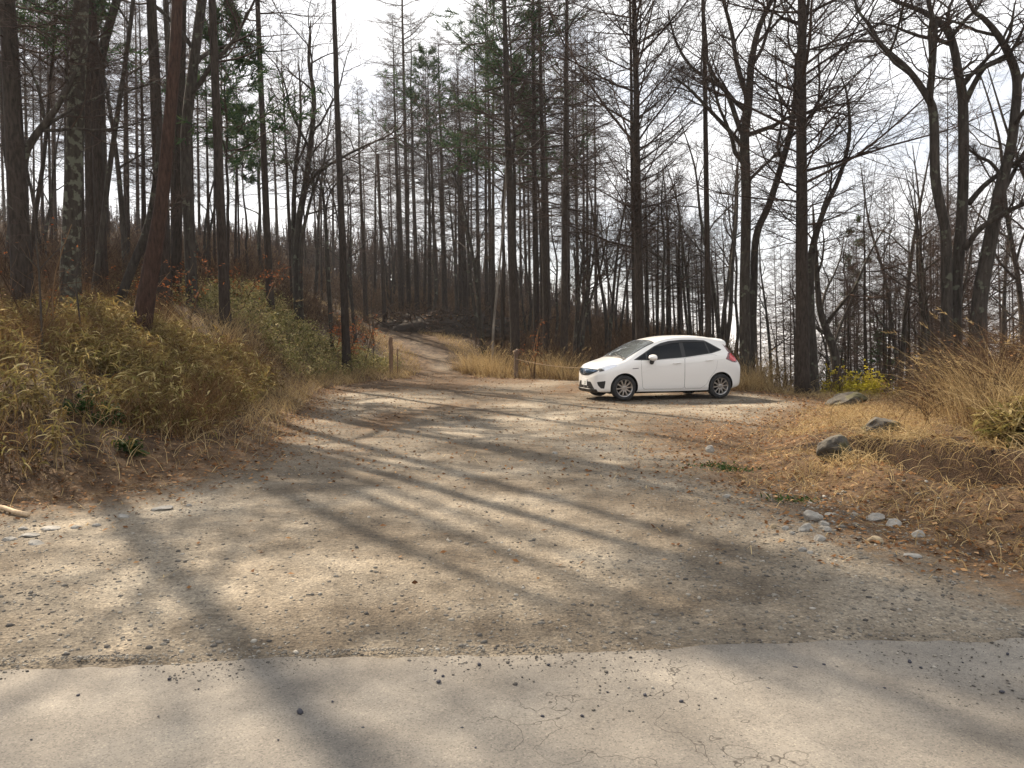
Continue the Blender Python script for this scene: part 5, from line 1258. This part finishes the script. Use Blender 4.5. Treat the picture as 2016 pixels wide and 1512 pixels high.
        # doors: gap below, skin above
        for dr, hx in (([(1.20, .935), (1.215, .60), (1.25, .30), (1.30, .262), (2.29, .262), (2.325, .30), (2.325, .975), (1.75, .940)], 2.12), ([(2.34, .98), (2.34, .30), (2.37, .262), (2.78, .262), (2.93, .36), (3.02, .52), (3.18, .72), (3.22, 1.03), (3.06, 1.06)], 2.98)):
            c = np.mean(dr, 0); big = [tuple(c + (np.array(p) - c) * (1 + .006 / max(np.linalg.norm(np.array(p) - c), .1))) for p in dr]
            put('door_gap', patch(rnd(big, .03), .0012, 'side', s), 'seam')
            d_ = put('door', patch(rnd(dr, .03), .0032, 'side', s), 'car_paint')
            hz = .865 if hx < 2.5 else .925
            h, nn = proj((hx, s * 3, hz), (0, -s, 0)); A = Acc(); k = np.linspace(-.1, .1, 9)
            A.add(*tubes(np.column_stack([hx + k, np.full(9, h.y) + s * (.012 + .018 * (1 - (k / .1) ** 4)), hz + k * .1])[None], np.interp(np.abs(k), [0, .1], [.014, .009])[None], 8, True)); obj('handle', A.mesh('door_handle', MT['car_paint']), d_)
        cl = tube_on(dens([(1.24, .66), (1.40, .735), (1.6, .775), (2.0, .825), (2.5, .87), (3.0, .915), (3.42, .955)], 5), .0055, s, .001)
        obj('crease', cl.mesh('crease', MT['car_paint']), root)
        # sill step line
        obj('sill_trim', tube_on(dens([(1.16, .215), (2.0, .205), (2.97, .215)], 8), .012, s, -.004).mesh('sill_trim', MT['car_paint']), root)
        # lamps
        hl = [(.155, .665), (.30, .70), (.46, .745), (.60, .80), (.635, .835), (.50, .835), (.34, .80), (.22, .765), (.15, .735)]
        put('headlight', patch(rnd(hl, .02), .004, 'side', s), 'lamp_glass')
        put('headlight_surround', patch([(.16, .672), (.165, .73), (.245, .742), (.28, .70)], .006, 'side', s), 'car_black')
        fog = [(.10, .435), (.30, .465), (.275, .285), (.19, .285), (.125, .355)]
        put('fog_lamp_recess', patch(rnd(fog, .02), .003, 'side', s), 'car_black')
        tl = [(3.43, .955), (3.55, 1.10), (3.66, 1.115), (3.735, 1.04), (3.78, .93), (3.765, .865), (3.62, .875)]
        t_ = put('tail_light', patch(rnd(tl, .02), .006, 'side', s), 'tail_dark')
        put('lens', patch(rnd([(3.53, .965), (3.585, 1.075), (3.65, 1.085), (3.715, 1.02), (3.745, .93), (3.73, .895), (3.62, .905)], .02), .012, 'side', s), 'tail_red', t_)
        put('upper_tail_light', patch([(3.565, 1.11), (3.475, 1.33), (3.51, 1.335), (3.585, 1.22), (3.66, 1.115)], .006, 'side', s), 'tail_dark')
        put('badge', patch([(.98, .735), (.98, .752), (1.13, .762), (1.13, .745)], .003, 'side', s, skirt=.004), 'seam')
        cf = [(3.26 + .085 * math.cos(a), .985 + .085 * math.sin(a)) for a in np.linspace(0, 2 * np.pi, 21)[:-1]]
        put('fuel_flap' if s < 0 else 'blank_flap', patch(cf, .0015, 'side', s), 'car_paint')
        # mirror
        mr = put('mirror', mirror_bm(s), 'car_paint')
        A = Acc(); A.add(*tubes(np.array([[1.46, s * .79, .89], [1.46, s * .86, .885], [1.45, s * .91, .94]])[None], np.array([[.05, .05, .055]]), 10, True)); obj('mirror_arm', A.mesh('mirror_arm', MT['car_black']), mr)
        # wheels
        for wx in WX: wheel(root, wx, s)
    # windscreen, rear window from the body surface
    def sheet(x0, x1, u0, u1, off, nx=14, ny=18, taper=0.):
        bm = bmesh.new(); g = []
        for a in range(nx + 1):
            x = x0 + (x1 - x0) * a / nx; h = ring(x); ln_ = []
            for b in range(ny + 1):
                u = -1 + 2 * b / ny; uu = u0 + (u1 - u0) * (1 - abs(u)) if True else 0
                t = uu * (len(h) - 1); i_ = min(int(t), len(h) - 2); p = h[i_] + (h[i_ + 1] - h[i_]) * (t - i_); ln_.append(bm.verts.new((x - (taper * (1 - abs(u)) ** 0 * abs(u) ** 2), p[0] * (1 if u > 0 else -1), p[1])))
            g.append(ln_)
        for a in range(nx):
            for b in range(ny): bm.faces.new((g[a][b], g[a + 1][b], g[a + 1][b + 1], g[a][b + 1]))
        bmesh.ops.recalc_face_normals(bm, faces=bm.faces); bm.normal_update()
        up = sum((f.normal for f in bm.faces), Vector());
        if up.z < 0: bmesh.ops.reverse_faces(bm, faces=bm.faces); bm.normal_update()
        for v in bm.verts: v.co += v.normal * off
        return bm
    ue = 10 / 13.
    put('windscreen_border', sheet(.80, 1.63, ue + .012, 1, .003), 'car_black'); put('windscreen', sheet(.87, 1.60, ue + .030, 1, .007), 'screen_glass')
    put('rear_window', sheet(3.53, 3.78, ue + .012, 1, .004), 'side_glass')
    A = Acc()
    for s in (0, 1):
        y0 = -.55 if s else .02; k = np.linspace(0, 1, 10); yy = y0 + k * .56; pts = []
        for q, y in zip(k, yy):
            x = .84 + .09 * q ** 2; h, nn = proj((x, y, 4), (0, 0, -1)); pts.append(np.array(h) + [0, 0, .018])
        A.add(*tubes(np.array(pts)[None], np.full((1, 10), .009), 5, True))
    obj('wipers', A.mesh('wipers', MT['car_black']), root)
    for s in (-1, 1):
        pts = []
        for x, y in ((.17, .50), (.28, .60), (.45, .665), (.7, .70), (.88, .71)):
            h, nn = proj((x, s * y, 4), (0, 0, -1)); pts.append(np.array(h) + [0, 0, -.001])
        A = Acc(); A.add(*tubes(np.array(pts)[None], np.full((1, 5), .0035), 5)); obj('bonnet_seam', A.mesh('bonnet_seam', MT['seam']), root)
    # front: grille, emblem, lower intake, plate
    gp = [(-.60, .715), (-.34, .735), (0, .742), (.34, .735), (.60, .715), (.56, .675), (.36, .61), (.22, .575), (0, .565), (-.22, .575), (-.36, .61), (-.56, .675)]
    gr = put('grille', patch(rnd(gp, .03), .004, 'front'), 'car_black')
    put('grille_bar', patch(rnd([(-.56, .705), (0, .728), (.56, .705), (.52, .682), (.30, .632), (0, .612), (-.30, .632), (-.52, .682)], .02), .012, 'front'), 'grille', gr)
    h, nn = proj((-3, 0, .66), (1, 0, 0)); A = Acc(); ex = h.x - .02
    a = np.linspace(0, 2 * np.pi, 25); sq = np.sign(np.cos(a)) * np.abs(np.cos(a)) ** .6; sz_ = np.sign(np.sin(a)) * np.abs(np.sin(a)) ** .6
    A.add(*tubes(np.column_stack([np.full(25, ex), .062 * sq, .66 + .05 * sz_])[None], np.full((1, 25), .006), 5))
    for y0, y1 in ((-.034, -.026), (.034, .026)): A.add(*tubes(np.array([[ex, y0 * 1.15, .695], [ex, y1, .66], [ex, y0, .625]])[None], np.full((1, 3), .006), 5, True))
    A.add(*tubes(np.array([[ex, -.026, .662], [ex, .026, .662]])[None], np.full((1, 2), .006), 5, True)); obj('emblem', A.mesh('emblem', MT['chrome']), gr)
    put('lower_intake', patch(rnd([(-.52, .225), (-.34, .43), (.34, .43), (.52, .225)], .03), .004, 'front'), 'car_black')
    put('front_lip', patch(rnd([(-.58, .20), (-.55, .262), (0, .262), (.55, .262), (.58, .20), (0, .196)], .02), .03, 'front', skirt=.03), 'car_black')
    px_ = -.018; bm = bmesh.new(); bmesh.ops.create_cube(bm, size=1); bmesh.ops.scale(bm, vec=(.012, .33, .165), verts=bm.verts); bmesh.ops.translate(bm, vec=(px_, 0, .415), verts=bm.verts); bmesh.ops.bevel(bm, geom=bm.edges[:], offset=.004, segments=2, affect='EDGES')
    pl_ = put('number_plate', bm, 'plate', smooth=False)
    cu = bpy.data.curves.new('plate_digits', 'FONT'); cu.body = '37'; cu.size = .115; cu.extrude = .001; cu.align_x = 'CENTER'
    to = bpy.data.objects.new('t', cu); COL.objects.link(to); bpy.context.view_layer.update(); tm = bpy.data.meshes.new_from_object(to.evaluated_get(bpy.context.evaluated_depsgraph_get())); bpy.data.objects.remove(to); tm.materials.append(MT['plate_green'])
    tm.transform(Matrix.Translation((px_ - .0075, -.06, .355)) @ Matrix.Rotation(-math.pi / 2, 4, 'Z') @ Matrix.Rotation(math.pi / 2, 4, 'X')); obj('plate_digits', tm, pl_)
    # roof spoiler
    A = Acc(); ys = np.linspace(-.60, .60, 25); prof = [(3.34, .004), (3.46, .012), (3.58, .010), (3.655, -.015), (3.66, -.035), (3.60, -.055), (3.45, -.05), (3.34, -.03)]
    Vv = []
    for y in ys:
        h = ring(3.36); zt = np.interp(abs(y), h[::-1][:20, 0][::1], h[::-1][:20, 1]); tp = 1 - .25 * (abs(y) / .6) ** 4
        for x, dz in prof: Vv.append((3.34 + (x - 3.34) * tp, y, zt + dz - (x - 3.34) * .11))
    kk = len(prof); i = np.arange(24)[:, None] * kk; j = np.arange(kk)[None]; j2 = (j + 1) % kk
    A.add(np.array(Vv), [np.stack([i + j, i + j2, i + kk + j2, i + kk + j], -1).reshape(-1, 4)[:, ::-1], np.arange(kk)[None], (24 * kk + np.arange(kk))[None, ::-1]])
    sp = A.mesh('spoiler', MT['car_paint']); smooth_hard(sp, 50); obj('spoiler', sp, root)
    # underbody
    bm = bmesh.new(); bmesh.ops.create_cube(bm, size=1); bmesh.ops.scale(bm, vec=(3.0, 1.05, .12), verts=bm.verts); bmesh.ops.translate(bm, vec=(2.05, 0, .20), verts=bm.verts); bmesh.ops.bevel(bm, geom=bm.edges[:], offset=.03, segments=2, affect='EDGES'); put('underbody', bm, 'car_under')
    for o in list(root.children) + [c for k in root.children for c in k.children]:
        if o.data is None or (o.parent and o.parent.name.startswith('wheel')): continue
        co_ = np.empty(len(o.data.vertices) * 3, np.float32); o.data.vertices.foreach_get('co', co_); co_ = co_.reshape(-1, 3); k = co_[:, 0] < .45
        co_[k, 0] = .45 - (.45 - co_[k, 0]) * .72; o.data.vertices.foreach_set('co', co_.ravel()); o.data.update()
    A0, B0 = np.array([2.60, 18.0]), np.array([5.04, 18.72]); d = B0 - A0; yaw = math.atan2(d[1], d[0])
    ca, sa = math.cos(yaw), math.sin(yaw); lx, ly = .79, -.76
    root.location = (A0[0] - (ca * lx - sa * ly), A0[1] - (sa * lx + ca * ly), 0.012); root.rotation_euler = (0, 0, yaw)
    return root
def mirror_bm(s):
    import bmesh
    bm = bmesh.new(); bmesh.ops.create_icosphere(bm, subdivisions=3, radius=1)
    for v in bm.verts:
        x, y, z = v.co; x = max(-1, min(.45, x)); v.co = (1.46 + x * .115, s * (.945 + y * .115), 1.0 + z * .075 + (y * s) * .008)
    return bm
def wheel(root, wx, s):
    yo = s * .835; t = obj('wheel', None, root) if False else bpy.data.objects.new('wheel', None); COL.objects.link(t); t.parent = root; t.location = (wx, yo, .295)
    n = 56; a = np.linspace(0, 2 * np.pi, n + 1)[:-1]
    def lathe(prof, mat, nm):
        A = Acc(); k = len(prof); V = np.array([[(r_ * math.cos(q), -s * d_, r_ * math.sin(q)) for r_, d_ in prof] for q in a]).reshape(-1, 3)
        i = np.arange(n)[:, None] * k; i2 = ((np.arange(n) + 1) % n)[:, None] * k; j = np.arange(k - 1)[None]
        F = np.stack(np.broadcast_arrays(i + j, i + j + 1, i2 + j + 1, i2 + j), -1).reshape(-1, 4); A.add(V, F if s < 0 else F[:, ::-1]); return A
    obj('tyre', lathe([(.200, .022), (.215, .004), (.245, .0), (.272, .006), (.288, .018), (.296, .035), (.296, .15), (.285, .18), (.24, .19), (.19, .185)], None, 't').mesh('tyre', MT['tyre']), t)
    A = lathe([(.197, .012), (.204, .010), (.206, .022), (.190, .030), (.184, .05), (.178, .16)], None, 'r')
    # ten flat spokes
    for q in range(10):
        ang = 2 * np.pi * q / 10 + .1; u = np.array([math.cos(ang), 0, math.sin(ang)]); w_ = np.array([-math.sin(ang), 0, math.cos(ang)])
        V = []
        for rr_, hw, d0 in ((.045, .019, .026), (.11, .0135, .020), (.196, .0165, .018)):
            for sx, dd in ((-1, d0), (1, d0), (1, d0 + .028), (-1, d0 + .028)): V.append(u * rr_ + w_ * hw * sx * (1 if dd == d0 else 1.15) + np.array([0, -s * dd, 0]))
        F = [[k * 4 + c, k * 4 + (c + 1) % 4, k * 4 + 4 + (c + 1) % 4, k * 4 + 4 + c] for k in range(2) for c in range(4)]; A.add(np.array(V), np.array(F))
    c = np.linspace(0, 2 * np.pi, 25)[:-1]; V = [[(r_ * math.cos(q), -s * d_, r_ * math.sin(q)) for r_, d_ in ((.050, .045), (.048, .024), (.034, .020), (.030, .034), (.0, .034))] for q in c]; V = np.array(V).reshape(-1, 3)
    i = np.arange(24)[:, None] * 5; i2 = ((np.arange(24) + 1) % 24)[:, None] * 5; j = np.arange(4)[None]; A.add(V, np.stack(np.broadcast_arrays(i + j, i + j + 1, i2 + j + 1, i2 + j), -1).reshape(-1, 4))
    m_ = A.mesh('rim', MT['alloy']);
    try: m_.set_sharp_from_angle(angle=math.radians(35))
    except Exception: pass
    obj('rim', m_, t)
    obj('brake_disc', lathe([(.0, .075), (.135, .075), (.135, .09), (.178, .10)], None, 'b').mesh('brake_disc', MT['car_under']), t)
car()

# ------------------------------------------------------------------ the air
def haze():
    import bmesh
    bm = bmesh.new(); bmesh.ops.create_cube(bm, size=1)
    for v in bm.verts: v.co = (v.co.x * 56000, v.co.y * 56000, -520 if v.co.z < 0 else HAZE_TOP)
    me = bpy.data.meshes.new('haze'); bm.to_mesh(me); bm.free()
    m = bpy.data.materials.new('haze'); m.use_nodes = True; n = m.node_tree; n.nodes.remove(n.nodes['Principled BSDF'])
    v = n.nodes.new('ShaderNodeVolumePrincipled'); v.inputs['Color'].default_value = (.93, .95, 1, 1); v.inputs['Density'].default_value = .0004; v.inputs['Anisotropy'].default_value = .35
    n.links.new(v.outputs[0], n.nodes['Material Output'].inputs['Volume']); me.materials.append(m)
    tag(obj('haze', me), kind='stuff')
HAZE_TOP = 46
haze()
